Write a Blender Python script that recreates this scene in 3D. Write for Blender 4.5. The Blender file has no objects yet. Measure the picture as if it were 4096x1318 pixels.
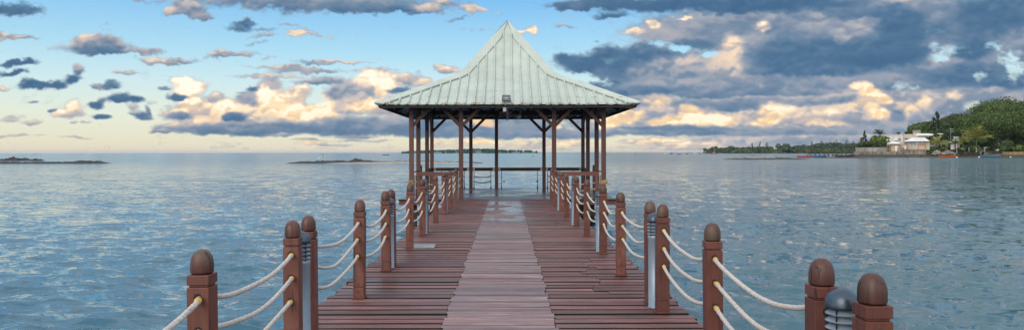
import bpy, math, random
import numpy as np
from mathutils import Vector, Matrix
random.seed(7); rng = np.random.default_rng(7)
PI = math.pi
sc = bpy.context.scene
COL = sc.collection
H = 1.64            # eye above the deck (deck top is z = 0)
F = 2862.0          # focal length in photograph pixels
WZ = -1.0           # water level
def P(px, py, Z):   # a point at distance Z seen in direction (px, py)
    return ((px-2028)/F*Z, Z, H+(609-py)/F*Z)

# ------------------------------------------------------------------ helpers
def tag(o, label=None, cat=None, group=None, kind=None):
    if label: o['label'] = label
    if cat: o['category'] = cat
    if group: o['group'] = group
    if kind: o['kind'] = kind
    return o
def empty(name, loc, label, cat, group=None, rz=0):
    o = bpy.data.objects.new(name, None); COL.objects.link(o)
    o.location = loc; o.rotation_euler.z = rz; o.empty_display_size = .2
    return tag(o, label, cat, group)
class MB:
    def __init__(s): s.v = []; s.f = []; s.m = []
    def add(s, vs, fs, mi=0):
        n = len(s.v); s.v += [tuple(p) for p in vs]
        s.f += [tuple(i+n for i in f) for f in fs]; s.m += [mi]*len(fs); return s
    def box(s, x0, x1, y0, y1, z0, z1, mi=0):
        vs = [(x0,y0,z0),(x1,y0,z0),(x1,y1,z0),(x0,y1,z0),(x0,y0,z1),(x1,y0,z1),(x1,y1,z1),(x0,y1,z1)]
        return s.add(vs, [(0,3,2,1),(4,5,6,7),(0,1,5,4),(1,2,6,5),(2,3,7,6),(3,0,4,7)], mi)
    def beam(s, a, b, w, h, up=(0,0,1), mi=0):
        a = Vector(a); b = Vector(b); d = (b-a).normalized(); up = Vector(up)
        if abs(d.dot(up)) > .98: up = Vector((0,1,0))
        r = d.cross(up).normalized(); u = r.cross(d)
        vs = []
        for p in (a, b):
            for i, j in ((-1,-1),(1,-1),(1,1),(-1,1)): vs.append(p + r*(i*w/2) + u*(j*h/2))
        return s.add(vs, [(0,3,2,1),(4,5,6,7),(0,1,5,4),(1,2,6,5),(2,3,7,6),(3,0,4,7)][:6], mi)
    def tube(s, pts, rad, seg=8, twist=0, lobes=0, cap=True, mi=0):
        pts = [Vector(p) for p in pts]; n = len(pts); vs = []; L = 0
        ref = Vector((0,0,1))
        if abs((pts[-1]-pts[0]).normalized().dot(ref)) > .9: ref = Vector((1,0,0))
        for i, p in enumerate(pts):
            d = (pts[min(i+1,n-1)]-pts[max(i-1,0)]).normalized()
            r = d.cross(ref).normalized(); u = r.cross(d)
            if i: L += (p-pts[i-1]).length
            rr = rad[i] if isinstance(rad, (list, tuple)) else rad
            for k in range(seg):
                a = 2*PI*k/seg
                q = rr*(1+.3*abs(math.cos(lobes*.5*(a+twist*L)))-.17) if lobes else rr
                vs.append(p + r*math.cos(a)*q + u*math.sin(a)*q)
        fs = [(i*seg+k, i*seg+(k+1)%seg, (i+1)*seg+(k+1)%seg, (i+1)*seg+k) for i in range(n-1) for k in range(seg)]
        if cap: fs += [tuple(range(seg-1,-1,-1)), tuple((n-1)*seg+k for k in range(seg))]
        return s.add(vs, fs, mi)
    def lathe(s, prof, c=(0,0,0), seg=24, mi=0):
        vs = []; n = len(prof)
        for r, z in prof:
            for k in range(seg):
                a = 2*PI*k/seg; vs.append((c[0]+r*math.cos(a), c[1]+r*math.sin(a), c[2]+z))
        fs = [(i*seg+k, i*seg+(k+1)%seg, (i+1)*seg+(k+1)%seg, (i+1)*seg+k) for i in range(n-1) for k in range(seg)]
        fs += [tuple(range(seg-1,-1,-1)), tuple((n-1)*seg+k for k in range(seg))]
        return s.add(vs, fs, mi)
    def prism(s, poly, y0, y1, mi=0):      # polygon in x,z extruded along y
        n = len(poly); vs = [(x,y0,z) for x,z in poly]+[(x,y1,z) for x,z in poly]
        fs = [tuple(range(n)), tuple(range(2*n-1,n-1,-1))]+[(i,i+n,(i+1)%n+n,(i+1)%n) for i in range(n)]
        return s.add(vs, fs, mi)
    def build(s, name, mat, parent=None, smooth=False, bevel=0, loc=None):
        me = bpy.data.meshes.new(name); me.from_pydata([tuple(p) for p in s.v], [], s.f)
        mats = mat if isinstance(mat, (list, tuple)) else [mat]
        for m in mats: me.materials.append(m)
        if len(mats) > 1: me.polygons.foreach_set('material_index', s.m)
        if smooth: me.polygons.foreach_set('use_smooth', [True]*len(me.polygons))
        me.update()
        o = bpy.data.objects.new(name, me); COL.objects.link(o)
        if parent is not None: o.parent = parent
        if loc is not None: o.location = loc
        if bevel:
            b = o.modifiers.new('bevel', 'BEVEL'); b.width = bevel; b.segments = 2; b.limit_method = 'ANGLE'; b.angle_limit = .7
        return o
def npmesh(name, V, Fc, mat, parent=None, smooth=False, attrs=None):
    V = np.asarray(V, np.float32); Fc = np.asarray(Fc, np.int32); k = Fc.shape[1]
    me = bpy.data.meshes.new(name); me.vertices.add(len(V)); me.vertices.foreach_set('co', V.ravel())
    me.loops.add(Fc.size); me.loops.foreach_set('vertex_index', Fc.ravel())
    me.polygons.add(len(Fc)); me.polygons.foreach_set('loop_start', np.arange(0, Fc.size, k, dtype=np.int32))
    me.update(calc_edges=True); me.validate()
    if smooth: me.polygons.foreach_set('use_smooth', np.ones(len(Fc), bool))
    for n, a in (attrs or {}).items():
        at = me.attributes.new(n, 'FLOAT', 'POINT'); at.data.foreach_set('value', np.asarray(a, np.float32).ravel())
    me.materials.append(mat)
    o = bpy.data.objects.new(name, me); COL.objects.link(o)
    if parent is not None: o.parent = parent
    return o
def grid_faces(nr, nc, wrap=False):
    i = np.arange(nr-1)[:, None]; j = np.arange(nc if wrap else nc-1)[None, :]; j2 = (j+1) % nc
    return np.stack([i*nc+j, i*nc+j2, (i+1)*nc+j2, (i+1)*nc+j], -1).reshape(-1, 4)
def children(o): return [c for c in bpy.data.objects if c.parent == o]
def copy_tree(o, parent=None):
    kids = children(o); c = o.copy(); COL.objects.link(c)
    if parent is not None: c.parent = parent
    for k in kids: copy_tree(k, c)
    return c
_LAT = rng.random((256, 256))
def vnoise(x, y):
    xi = np.floor(x).astype(int); yi = np.floor(y).astype(int); fx = x-xi; fy = y-yi
    fx = fx*fx*(3-2*fx); fy = fy*fy*(3-2*fy)
    a = _LAT[xi & 255, yi & 255]; b = _LAT[(xi+1) & 255, yi & 255]; c = _LAT[xi & 255, (yi+1) & 255]; d = _LAT[(xi+1) & 255, (yi+1) & 255]
    return (a*(1-fx)+b*fx)*(1-fy)+(c*(1-fx)+d*fx)*fy
def fbm(x, y, o=5, g=.5):
    s = 0; a = 1; t = 0
    for k in range(o):
        s = s+a*vnoise(x*2**k+17.3*k, y*2**k+9.1*k); t += a; a *= g
    return s/t
def sstep(a, b, x):
    t = np.clip((x-a)/(b-a), 0, 1); return t*t*(3-2*t)

# ------------------------------------------------------------------ materials
def lin(r, g, b):
    f = lambda c: (c/255/12.92 if c/255 <= .04045 else ((c/255+.055)/1.055)**2.4)
    return (f(r), f(g), f(b), 1)
class NT:
    def __init__(s, nt): s.t = nt; s.n = nt.nodes; s.l = nt.links
    def new(s, kind, ins=None, **kw):
        nd = s.n.new(kind)
        for k, v in kw.items(): setattr(nd, k, v)
        for k, v in (ins or {}).items():
            sock = nd.inputs[k]
            if isinstance(v, bpy.types.NodeSocket): s.l.new(v, sock)
            else: sock.default_value = v
        return nd
    def math(s, op, a, b=0., c=0., clamp=False):
        nd = s.new('ShaderNodeMath', {0: a, 1: b, 2: c}, operation=op); nd.use_clamp = clamp; return nd.outputs[0]
    def noise(s, vec, scale, detail=4, rough=.5, dist=0):
        return s.new('ShaderNodeTexNoise', {'Vector': vec, 'Scale': scale, 'Detail': detail, 'Roughness': rough, 'Distortion': dist}).outputs[0]
    def mapping(s, vec, scale=(1,1,1), loc=(0,0,0)):
        return s.new('ShaderNodeMapping', {'Vector': vec, 'Scale': scale, 'Location': loc}).outputs[0]
    def ramp(s, fac, stops):
        nd = s.new('ShaderNodeValToRGB', {0: fac}); e = nd.color_ramp.elements
        while len(e) < len(stops): e.new(.5)
        for el, (p, c) in zip(e, stops): el.position = p; el.color = c if len(c) == 4 else (*c, 1)
        return nd.outputs[0]
    def mix(s, fac, a, b, mode='MIX'):
        nd = s.new('ShaderNodeMix', data_type='RGBA', blend_type=mode)
        for i, v in ((0, fac), (6, a), (7, b)):
            if isinstance(v, bpy.types.NodeSocket): s.l.new(v, nd.inputs[i])
            else: nd.inputs[i].default_value = v
        return nd.outputs[2]
    def sm(s, x, a, b):
        nd = s.new('ShaderNodeMapRange', {0: x, 1: a, 2: b, 3: 0., 4: 1.}, interpolation_type='SMOOTHSTEP'); return nd.outputs[0]
def material(name):
    m = bpy.data.materials.new(name); m.use_nodes = True; t = NT(m.node_tree); t.n.clear()
    out = t.new('ShaderNodeOutputMaterial'); b = t.new('ShaderNodeBsdfPrincipled'); t.l.new(b.outputs[0], out.inputs[0])
    return m, t, b
def setb(t, b, **kw):
    for k, v in kw.items():
        s = b.inputs[{'col': 'Base Color', 'rough': 'Roughness', 'metal': 'Metallic', 'nor': 'Normal', 'spec': 'Specular IOR Level'}[k]]
        if isinstance(v, bpy.types.NodeSocket): t.l.new(v, s)
        else: s.default_value = v
def bump(t, h, s, d=.01, nor=None):
    ins = {'Height': h, 'Strength': s, 'Distance': d}
    if nor is not None: ins['Normal'] = nor
    return t.new('ShaderNodeBump', ins).outputs[0]
def plain(name, c, rough=.6, metal=0, var=.25, scale=3, bmp=.2, coords='Object'):
    m, t, b = material(name); tc = t.new('ShaderNodeTexCoord').outputs[coords]
    n = t.noise(tc, scale, 6, .6); n2 = t.noise(tc, scale*7, 4, .6)
    f = t.math('MULTIPLY_ADD', n, .7, t.math('MULTIPLY', n2, .3))
    a = tuple(x*(1-var) for x in c[:3])+(1,); z = tuple(min(1, x*(1+var)) for x in c[:3])+(1,)
    setb(t, b, col=t.ramp(f, [(.3, a), (.7, z)]), rough=rough, metal=metal, nor=bump(t, n2, bmp, .02))
    return m
def wood_paint(name, base, dark, worn, worn_amt=.5, axis=2, rough=.5):
    """painted timber, grain running along the axis, per-object variation"""
    m, t, b = material(name); tc = t.new('ShaderNodeTexCoord').outputs['Object']; oi = t.new('ShaderNodeObjectInfo')
    off = t.new('ShaderNodeVectorMath', {0: tc, 1: t.new('ShaderNodeCombineXYZ', {0: t.math('MULTIPLY', oi.outputs['Random'], 13), 1: 0, 2: t.math('MULTIPLY', oi.outputs['Random'], 5)}).outputs[0]}, operation='ADD').outputs[0]
    sc_ = [34, 34, 34]; sc_[axis] = 2.2
    g = t.noise(t.mapping(off, tuple(sc_)), 1, 6, .65, .4)
    big = t.noise(off, 3.1, 5, .6)
    crack = t.sm(t.noise(t.mapping(off, tuple(x*.9 if i != axis else 1.1 for i, x in enumerate(sc_))), 1, 3, .5, .8), .645, .68)
    c = t.ramp(g, [(.3, dark), (.5, base), (.75, base)])
    c = t.mix(t.sm(big, .5, .5+.5*(1.05-worn_amt)), c, worn)
    c = t.mix(t.math('MULTIPLY', crack, .8), c, tuple(x*.25 for x in dark[:3])+(1,))
    v = t.math('MULTIPLY_ADD', oi.outputs['Random'], .45, .8)
    c = t.mix(1, c, t.new('ShaderNodeCombineXYZ', {0: v, 1: v, 2: v}).outputs[0], 'MULTIPLY')
    h = t.math('SUBTRACT', g, t.math('MULTIPLY', crack, 1.5))
    setb(t, b, col=c, rough=t.math('MULTIPLY_ADD', big, .25, rough-.12), nor=bump(t, h, .5, .004)); return m
M = {}
M['post'] = wood_paint('post_paint', (.118,.036,.026,1), (.045,.014,.010,1), (.165,.066,.05,1), .55)
M['cap'] = wood_paint('cap_paint', (.085,.030,.023,1), (.03,.012,.010,1), (.085,.052,.036,1), .8)
M['rail'] = wood_paint('rail_paint', (.11,.036,.028,1), (.07,.022,.018,1), (.14,.06,.048,1), .5, 0)
M['column'] = wood_paint('column_paint', (.088,.030,.024,1), (.055,.02,.016,1), (.105,.045,.037,1), .4)
M['darkwood'] = plain('dark_timber', (.030,.019,.017), .7, 0, .4, 2)
M['dark'] = plain('dark_recess', (.012,.008,.008), .8)
def deck_mat(name, cols, wet=.5):
    m, t, b = material(name); g = t.new('ShaderNodeNewGeometry'); pos = g.outputs['Position']; rnd = g.outputs['Random Per Island']
    off = t.new('ShaderNodeVectorMath', {0: pos, 1: t.new('ShaderNodeCombineXYZ', {0: t.math('MULTIPLY', rnd, 37), 1: 0, 2: t.math('MULTIPLY', rnd, 19)}).outputs[0]}, operation='ADD').outputs[0]
    gr = t.noise(t.mapping(off, (2.2, 60, 30)), 1, 7, .7, .3)
    stain = t.noise(t.mapping(off, (1.6, 5, 4)), 1, 5, .6)
    patch = t.noise(pos, .45, 4, .55)
    c = t.ramp(gr, [(.32, cols[0]), (.5, cols[1]), (.7, cols[2])])
    c = t.mix(t.math('MULTIPLY', t.sm(stain, .52, .72), .75), c, cols[3])
    c = t.mix(t.math('MULTIPLY', t.sm(patch, .45, .7), .35), c, cols[0])
    ny = t.new('ShaderNodeSeparateXYZ', {0: g.outputs['True Normal']}).outputs[1]; c = t.mix(t.math('GREATER_THAN', t.math('ABSOLUTE', ny), .5), c, (.012,.007,.006,1))  # board edges: dirty timber, blackened in the colour so gaps read as shade
    v = t.math('MULTIPLY_ADD', rnd, .8, .55)
    c = t.mix(1, c, t.new('ShaderNodeCombineXYZ', {0: v, 1: v, 2: t.math('MULTIPLY_ADD', rnd, .72, .62)}).outputs[0], 'MULTIPLY')
    sx = t.new('ShaderNodeSeparateXYZ', {0: pos})
    nail = t.new('ShaderNodeTexVoronoi', {'Vector': t.mapping(pos, (2.1, 5, 0)), 'Scale': 1., 'Randomness': .35}).outputs['Distance']
    c = t.mix(t.math('LESS_THAN', nail, .035), c, (.02,.015,.015,1))
    r = t.math('MULTIPLY_ADD', t.sm(patch, .4, .62), -.22, .56-.1*wet)
    wx = t.math('SUBTRACT', 1, t.sm(t.math('ABSOLUTE', t.math('ADD', sx.outputs[0], .05)), .25, .8)); wy = t.math('MULTIPLY', t.sm(sx.outputs[1], 13, 21), t.math('SUBTRACT', 1, t.sm(sx.outputs[1], 23.4, 24.2)))
    wt = t.math('MULTIPLY', t.math('MULTIPLY', wx, wy), t.sm(t.noise(t.mapping(pos, (1.6, .9, 1)), 1, 4, .6), .38, .55))
    r = t.math('MULTIPLY_ADD', gr, .15, r); r = t.math('MULTIPLY', r, t.math('MULTIPLY_ADD', wt, -.82, 1))
    setb(t, b, col=c, rough=r, nor=bump(t, gr, .45, .004)); return m
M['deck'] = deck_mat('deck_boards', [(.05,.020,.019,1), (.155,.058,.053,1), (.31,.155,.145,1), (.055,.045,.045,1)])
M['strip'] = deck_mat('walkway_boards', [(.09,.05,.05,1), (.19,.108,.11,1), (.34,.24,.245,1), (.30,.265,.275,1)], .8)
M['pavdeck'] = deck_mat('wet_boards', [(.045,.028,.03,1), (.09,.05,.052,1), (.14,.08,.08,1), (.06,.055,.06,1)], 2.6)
# rope
m, t, b = material('rope'); tc = t.new('ShaderNodeTexCoord').outputs['Object']
n1 = t.noise(tc, 55, 3); n2 = t.noise(tc, 4, 3)
c = t.ramp(t.noise(tc, 120, 2), [(.3, (.3,.265,.245,1)), (.62, (.6,.555,.52,1))])
c = t.mix(t.math('GREATER_THAN', n1, .69), c, (.05,.06,.25,1)); c = t.mix(t.math('MULTIPLY', t.sm(n2, .5, .75), .4), c, (.4,.32,.25,1))
setb(t, b, col=c, rough=.9, nor=bump(t, t.noise(tc, 160, 2), .6, .004)); M['rope'] = m
M['oldrope'] = plain('old_rope', (.42,.3,.17), .9, 0, .4, 20)
M['whip'] = plain('yellow_whipping', (.55,.36,.08), .7, 0, .5, 40)
M['lampbody'] = plain('grey_lamp_paint', (.20,.26,.33), .38, .25, .12, 6, .05)
M['dome'] = plain('lamp_dome_paint', (.06,.085,.12), .28, .6, .35, 9, .08)
M['steel'] = plain('galvanised', (.35,.36,.38), .45, .6, .3, 8)
M['black'] = plain('black_metal', (.02,.022,.026), .4, .2)
M['lens'] = plain('lamp_glass', (.15,.17,.19), .12, 0, .1)
M['lens2'] = plain('lamp_led', (.7,.7,.68), .3, 0, .1)
# roof sheet
m, t, b = material('roof_sheet'); pos = t.new('ShaderNodeTexCoord').outputs['Object']; sx = t.new('ShaderNodeSeparateXYZ', {0: pos})
n = t.noise(pos, 1.3, 6, .6); nf = t.noise(pos, 9, 5, .65)
c = t.ramp(n, [(.3, (.35,.405,.375,1)), (.7, (.455,.52,.485,1))])
streak = t.noise(t.mapping(pos, (7, 7, .6)), 1, 5, .6)
c = t.mix(t.math('MULTIPLY', t.sm(streak, .5, .8), .45), c, (.50,.53,.42,1))
low = t.math('SUBTRACT', 1, t.sm(sx.outputs[2], 3.5, 4.2))
def band(z, w): return t.math('LESS_THAN', t.math('ABSOLUTE', t.math('SUBTRACT', sx.outputs[2], z)), w)
lap = t.math('MULTIPLY', t.math('ADD', t.math('ADD', band(3.58, .012), band(3.34, .03)), band(3.86, .008)), t.sm(t.noise(pos, 5.5, 5, .7), .5, .6))
sp = t.math('MULTIPLY', t.sm(nf, .63, .7), t.math('MULTIPLY_ADD', low, .5, .12))
c = t.mix(t.math('MAXIMUM', t.math('MULTIPLY', lap, .8), sp), c, (.22,.11,.04,1))
setb(t, b, col=c, rough=.5, metal=0, nor=bump(t, n, .3, .02)); M['roof'] = m
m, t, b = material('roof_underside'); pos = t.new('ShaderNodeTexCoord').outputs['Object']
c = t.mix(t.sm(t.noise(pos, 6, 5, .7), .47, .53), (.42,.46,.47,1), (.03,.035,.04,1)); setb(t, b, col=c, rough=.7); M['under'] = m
M['sign'] = plain('sign_red', (.22,.02,.03), .5); M['white'] = plain('white_paint', (.75,.74,.72), .5, 0, .06, 3, .05)

# ------------------------------------------------------------------ clouds
def worley(x, y):
    xi = np.floor(x).astype(int); yi = np.floor(y).astype(int); best = np.full(x.shape, 9.)
    for dx in (-1, 0, 1):
        for dy in (-1, 0, 1):
            a = xi+dx; b = yi+dy; px_ = a+_LAT[a & 255, b & 255]; py_ = b+_LAT[(a+91) & 255, (b+37) & 255]
            best = np.minimum(best, (x-px_)**2+(y-py_)**2)
    return np.sqrt(best)
def billow(x, y, o=4):
    s = 0; a = 1; t = 0
    for k in range(o): s = s+a*(1-np.minimum(worley(x*2**k+7.7*k, y*2**k+3.3*k)*1.05, 1)); t += a; a *= .52
    return s/t
def cloud_fields(X, Y):
    s = np.clip(.4+.6*(609-Y)/500, .35, 1.4)
    wx = (fbm(X/120, Y/80, 5, .5)-.5)*70*s+(fbm(X/30+50, Y/22, 5, .6)-.5)*40*s
    wy = (fbm(X/120+31, Y/80+77, 5, .5)-.5)*46*s+(fbm(X/30+8, Y/22+3, 5, .6)-.5)*32*s
    U = X+wx; V = Y+wy; st = {'cov': np.zeros_like(X), 'tone': np.full_like(X, .4), 'warm': np.zeros_like(X), 'puff': np.full_like(X, .35)}
    def B(cx, cy, rx, ry, top=.7, bot=.3, a=1., w=.5, p=.35, sf=.75):
        q = np.where(V > cy, (V-cy)/(ry*.85), (V-cy)/(ry*1.1)); r = np.sqrt(((U-cx)/rx)**2+q**2)
        k = sstep(1.35, 1.35-sf-.25, r)*a; tt = bot+(top-bot)*sstep(.7, -.8, (V-cy)/ry); kk = sstep(0, 1., k)
        for n_, v_ in (('tone', tt), ('warm', w), ('puff', p)): st[n_] = st[n_]*(1-kk)+v_*kk
        st['cov'] = 1-(1-st['cov'])*(1-k)
    def hole(cx, cy, rx, ry, a=1.):
        r = np.sqrt(((U-cx)/rx)**2+((V-cy)/ry)**2)*1.3+HN_*2.8; k = sstep(1.7, .2, r)*a; st['cov'] = st['cov']*(1-k); rim = sstep(0, .35, k)*sstep(1, .5, k); st['tone'] = st['tone']+.07*rim
    HN_ = fbm(X/46+3, Y/30+8, 6, .58)-.5
    L1 = [(60,30,140,30,.12,.08,.9,0),(60,150,125,15,.76,.4),(20,138,60,16,.72,.4),(405,185,155,44,.8,.06,1,.4,.6),(350,165,60,32,.82,.3,1,.5,.6),(430,160,80,30,.76,.3,1,.5,.6),(420,205,110,26,.2,.1,1,.1),(575,200,90,15,.78,.5),(660,236,140,18,.78,.3),
      (415,93,24,6,.75,.6,.6),(430,115,32,6,.75,.6,.5),(70,250,98,16,.1,.05,1,0),(45,290,75,17,.1,.05,1,0),(130,341,88,21,.12,.06,1,0),(225,336,54,19,.1,.06,1,0),(290,316,44,24,.16,.06,1,0),(318,278,30,28,.5,.15,.9),
      (5,350,36,14,.7,.5),(500,292,70,10,.78,.55),(395,350,45,12,.66,.4),(452,343,50,20,.3,.12,1,.1),(480,395,74,26,.16,.07,1,0),(555,402,44,19,.14,.08,1,0),(385,424,40,17,.16,.1,1,0),(408,408,20,20,.3,.1,.8),(402,468,44,15,.16,.07,1,0),
      (262,455,78,22,.86,.5,1,.5,.8),(298,430,42,34,.88,.6,1,.5,.8),(205,440,24,10,.2,.15,.8,0),(143,401,30,7,.25,.2,.7,0),(125,488,54,16,.66,.36,.8),(28,480,50,14,.68,.42,.8),(60,465,42,11,.8,.5,.7),(295,490,22,6,.7,.4,.7),
      (342,489,24,7,.6,.4,.7),(50,541,84,7,.62,.42,.75),(160,541,44,5,.62,.45,.6),(290,549,104,6,.6,.42,.6),(530,430,36,18,.82,.4,.8),(545,455,46,13,.5,.2,.8,.1),(597,440,18,22,.2,.12,.8,0),(614,412,22,12,.6,.3,.7),(575,465,40,15,.2,.1,.9,0),
      (560,0,70,9,.6,.4,.7),(700,42,74,20,.85,.45,1,.5,.6),(760,30,94,34,.74,.3,1,.4,.5),(800,58,60,14,.4,.2,.9),(640,8,40,8,.7,.5,.7)]
    L2 = [(1330,10,540,48,.46,.2,1,.25,.2),(1500,34,300,26,.3,.12,1,.1,.2),(1000,-10,250,30,.66,.42,1,.4,.2),(1150,8,200,30,.5,.25,1,.2,.2),(1720,22,90,22,.7,.4),(1880,45,74,20,.88,.42,1,.5),(1990,62,22,7,.85,.7,.8),(1830,75,50,8,.3,.2,.6,0),(945,108,80,22,.12,.08,.85,0),(985,90,50,14,.14,.1,.85,0),(1060,118,60,11,.15,.12,.5,0),(1155,98,44,8,.35,.5,.7,.3),
      (1050,143,60,9,.78,.5,.8,.6),(1190,130,50,11,.76,.5,.8,.6),(1220,142,104,8,.78,.5,.85,.6),(1335,150,24,6,.7,.5,.6,.6),(1020,172,60,12,.14,.1,.5,0),(920,219,114,17,.87,.4,1,.5),(900,205,50,13,.88,.5,1,.5),(1060,235,40,6,.72,.6,.6),
      (1370,240,120,9,.84,.4,.95,.6),(1290,250,110,10,.45,.3,.8,.1),(1110,268,134,8,.78,.5,.9),(1220,281,184,15,.46,.38,.9,.3),(1080,303,224,9,.7,.5,.8,.4),(1500,274,94,9,.74,.4,.9),(1280,324,134,16,.57,.28,1,.2),(1010,352,46,13,.2,.1,.9,0),(960,368,40,7,.55,.4,.7)]
    P_ = 1.
    L3 = [(700,505,94,15,.68,.22,1,.3,.7),(820,500,184,36,.78,.38,1,.6,P_),(690,455,60,28,.88,.5,1,.7,P_),(745,372,74,48,1.0,.9,1,.55,P_),(725,330,42,28,1.02,.92,1,.4,P_),(790,352,44,32,1.,.84,1,.4,P_),(765,430,92,46,.98,.7,1,.7,P_),(850,445,90,46,.96,.66,1,.7,P_),(700,388,44,15,.12,.06,1,0,.3),(655,352,22,9,.2,.15,.7,0,.3),(712,458,62,17,.3,.22,.9,.1,.6),
      (860,420,72,38,.9,.6,1,.5,P_),(905,438,88,52,.98,.7,1,.7,P_),(870,390,32,24,.76,.56,1,.4,P_),(1000,445,92,58,.9,.6,1,.6,P_),(1000,395,80,34,.44,.36,1,.2,.8),(1072,345,58,40,.5,.42,1,.25,.8),(1048,365,36,24,1.,.84,1,.4,P_),(1110,415,94,56,1.02,.9,1,.8,P_),(1180,395,62,47,.86,.7,1,.6,P_),(1206,360,54,26,.88,.72,1,.5,P_),
      (1150,455,114,42,1.0,.74,1,.9,P_),(1245,460,94,34,1.0,.8,1,.9,P_),(1325,410,48,52,1.02,.9,1,.8,P_),(1300,450,84,42,.98,.8,1,.9,P_),(945,462,48,24,.22,.14,1,0,.5),(915,470,32,13,.18,.12,1,0,.5),(1375,372,74,50,.48,.4,1,.2,.8),(1400,430,74,46,.6,.5,1,.4,P_),(1480,325,76,52,1.02,.92,1,.5,P_),
      (1540,312,58,32,.98,.84,1,.4,P_),(1525,350,64,44,1.04,.94,1,.7,P_),(1450,360,50,50,.66,.54,1,.3,P_),(1460,425,84,40,1.,.8,1,.9,P_),(1540,430,104,46,.86,.62,1,.7,P_),(1630,320,64,36,.9,.56,1,.5,P_),(1600,362,50,16,.24,.16,.9,0,.5),(1680,335,52,28,.8,.5,1,.4,P_),(1640,430,94,54,.64,.46,1,.4,P_),
      (1130,497,330,20,.64,.36,1,.5,.6),(1450,494,300,24,.5,.34,1,.3,.6),(1280,522,470,28,.3,.2,1,.1,.4),(1560,515,260,36,.36,.24,1,.15,.4),(820,520,114,20,.34,.22,1,0.1,.4),(1010,532,120,14,.26,.18,.9,0,.3),(1130,540,90,8,.6,.4,.7,.4,.5),(900,512,70,10,.5,.34,.8,.3,.5),(640,522,56,11,.58,.22,1,.2,.4),(1790,280,54,22,.88,.5,1,.5,P_),(1760,268,32,12,.92,.7,1,.5,P_)]
    L4 = [(905,583,36,8,.92,.8,.6,1),(850,588,20,6,.92,.8,.5,1),(980,590,20,7,.9,.8,.5,1),(1250,573,74,9,.94,.76,.85,.9,.7),(1330,580,110,6,.64,.5,.7,.4),(1230,560,90,5,.34,.3,.6,0),(1400,560,60,6,.3,.3,.6,0),(1500,563,90,7,.6,.4,.7,.4),(1420,548,90,9,.4,.25,.8,.1),(1550,590,80,7,.8,.7,.5,.7),(1300,595,60,5,.85,.8,.5,1),(430,587,18,8,.97,.95,.8,1)]
    L5 = [(1900,500,430,62,.44,.3,1,.15,.4),(1750,480,80,34,.36,.24,1,.05,.3),(1850,540,330,20,.34,.26,1,.05,.3),(2200,540,330,22,.36,.28,1,.05,.3),(1790,468,94,26,.52,.42,1,.3,.5),(1935,488,62,28,1.,.88,1,1,.8),(1845,470,34,20,.92,.74,1,.9,.8),(2090,470,110,32,.52,.42,1,.3,.5),(2235,508,16,11,.96,.9,.9,1,.8),(2130,505,120,26,.4,.32,1,.1,.3),(2270,470,60,24,.5,.38,1,.2,.5),(2335,500,60,26,.46,.32,1,.2,.5),
      (1760,575,94,13,.94,.8,.8,.9,.8),(1930,570,104,15,.95,.82,.85,1,.8),(2090,575,94,14,.86,.74,.8,.7,.8),(2250,572,114,16,.9,.76,.85,.8,.8),(1840,590,160,9,.8,.7,.7,.7),(2180,590,220,10,.78,.7,.8,.6),
      (2077,128,32,11,.9,.6,.9,.6,.7),(2125,124,38,11,.92,.6,1,.6,.7),(2030,112,30,8,.8,.6,.7,.5),(1860,122,22,7,.6,.4,.5,.3),(1910,128,20,6,.7,.5,.5,.4),(2262,108,42,10,.68,.36,.8,.3),(2325,160,16,5,.7,.5,.5),(2370,165,18,6,.2,.15,.5,0)]
    D_ = .3
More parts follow.
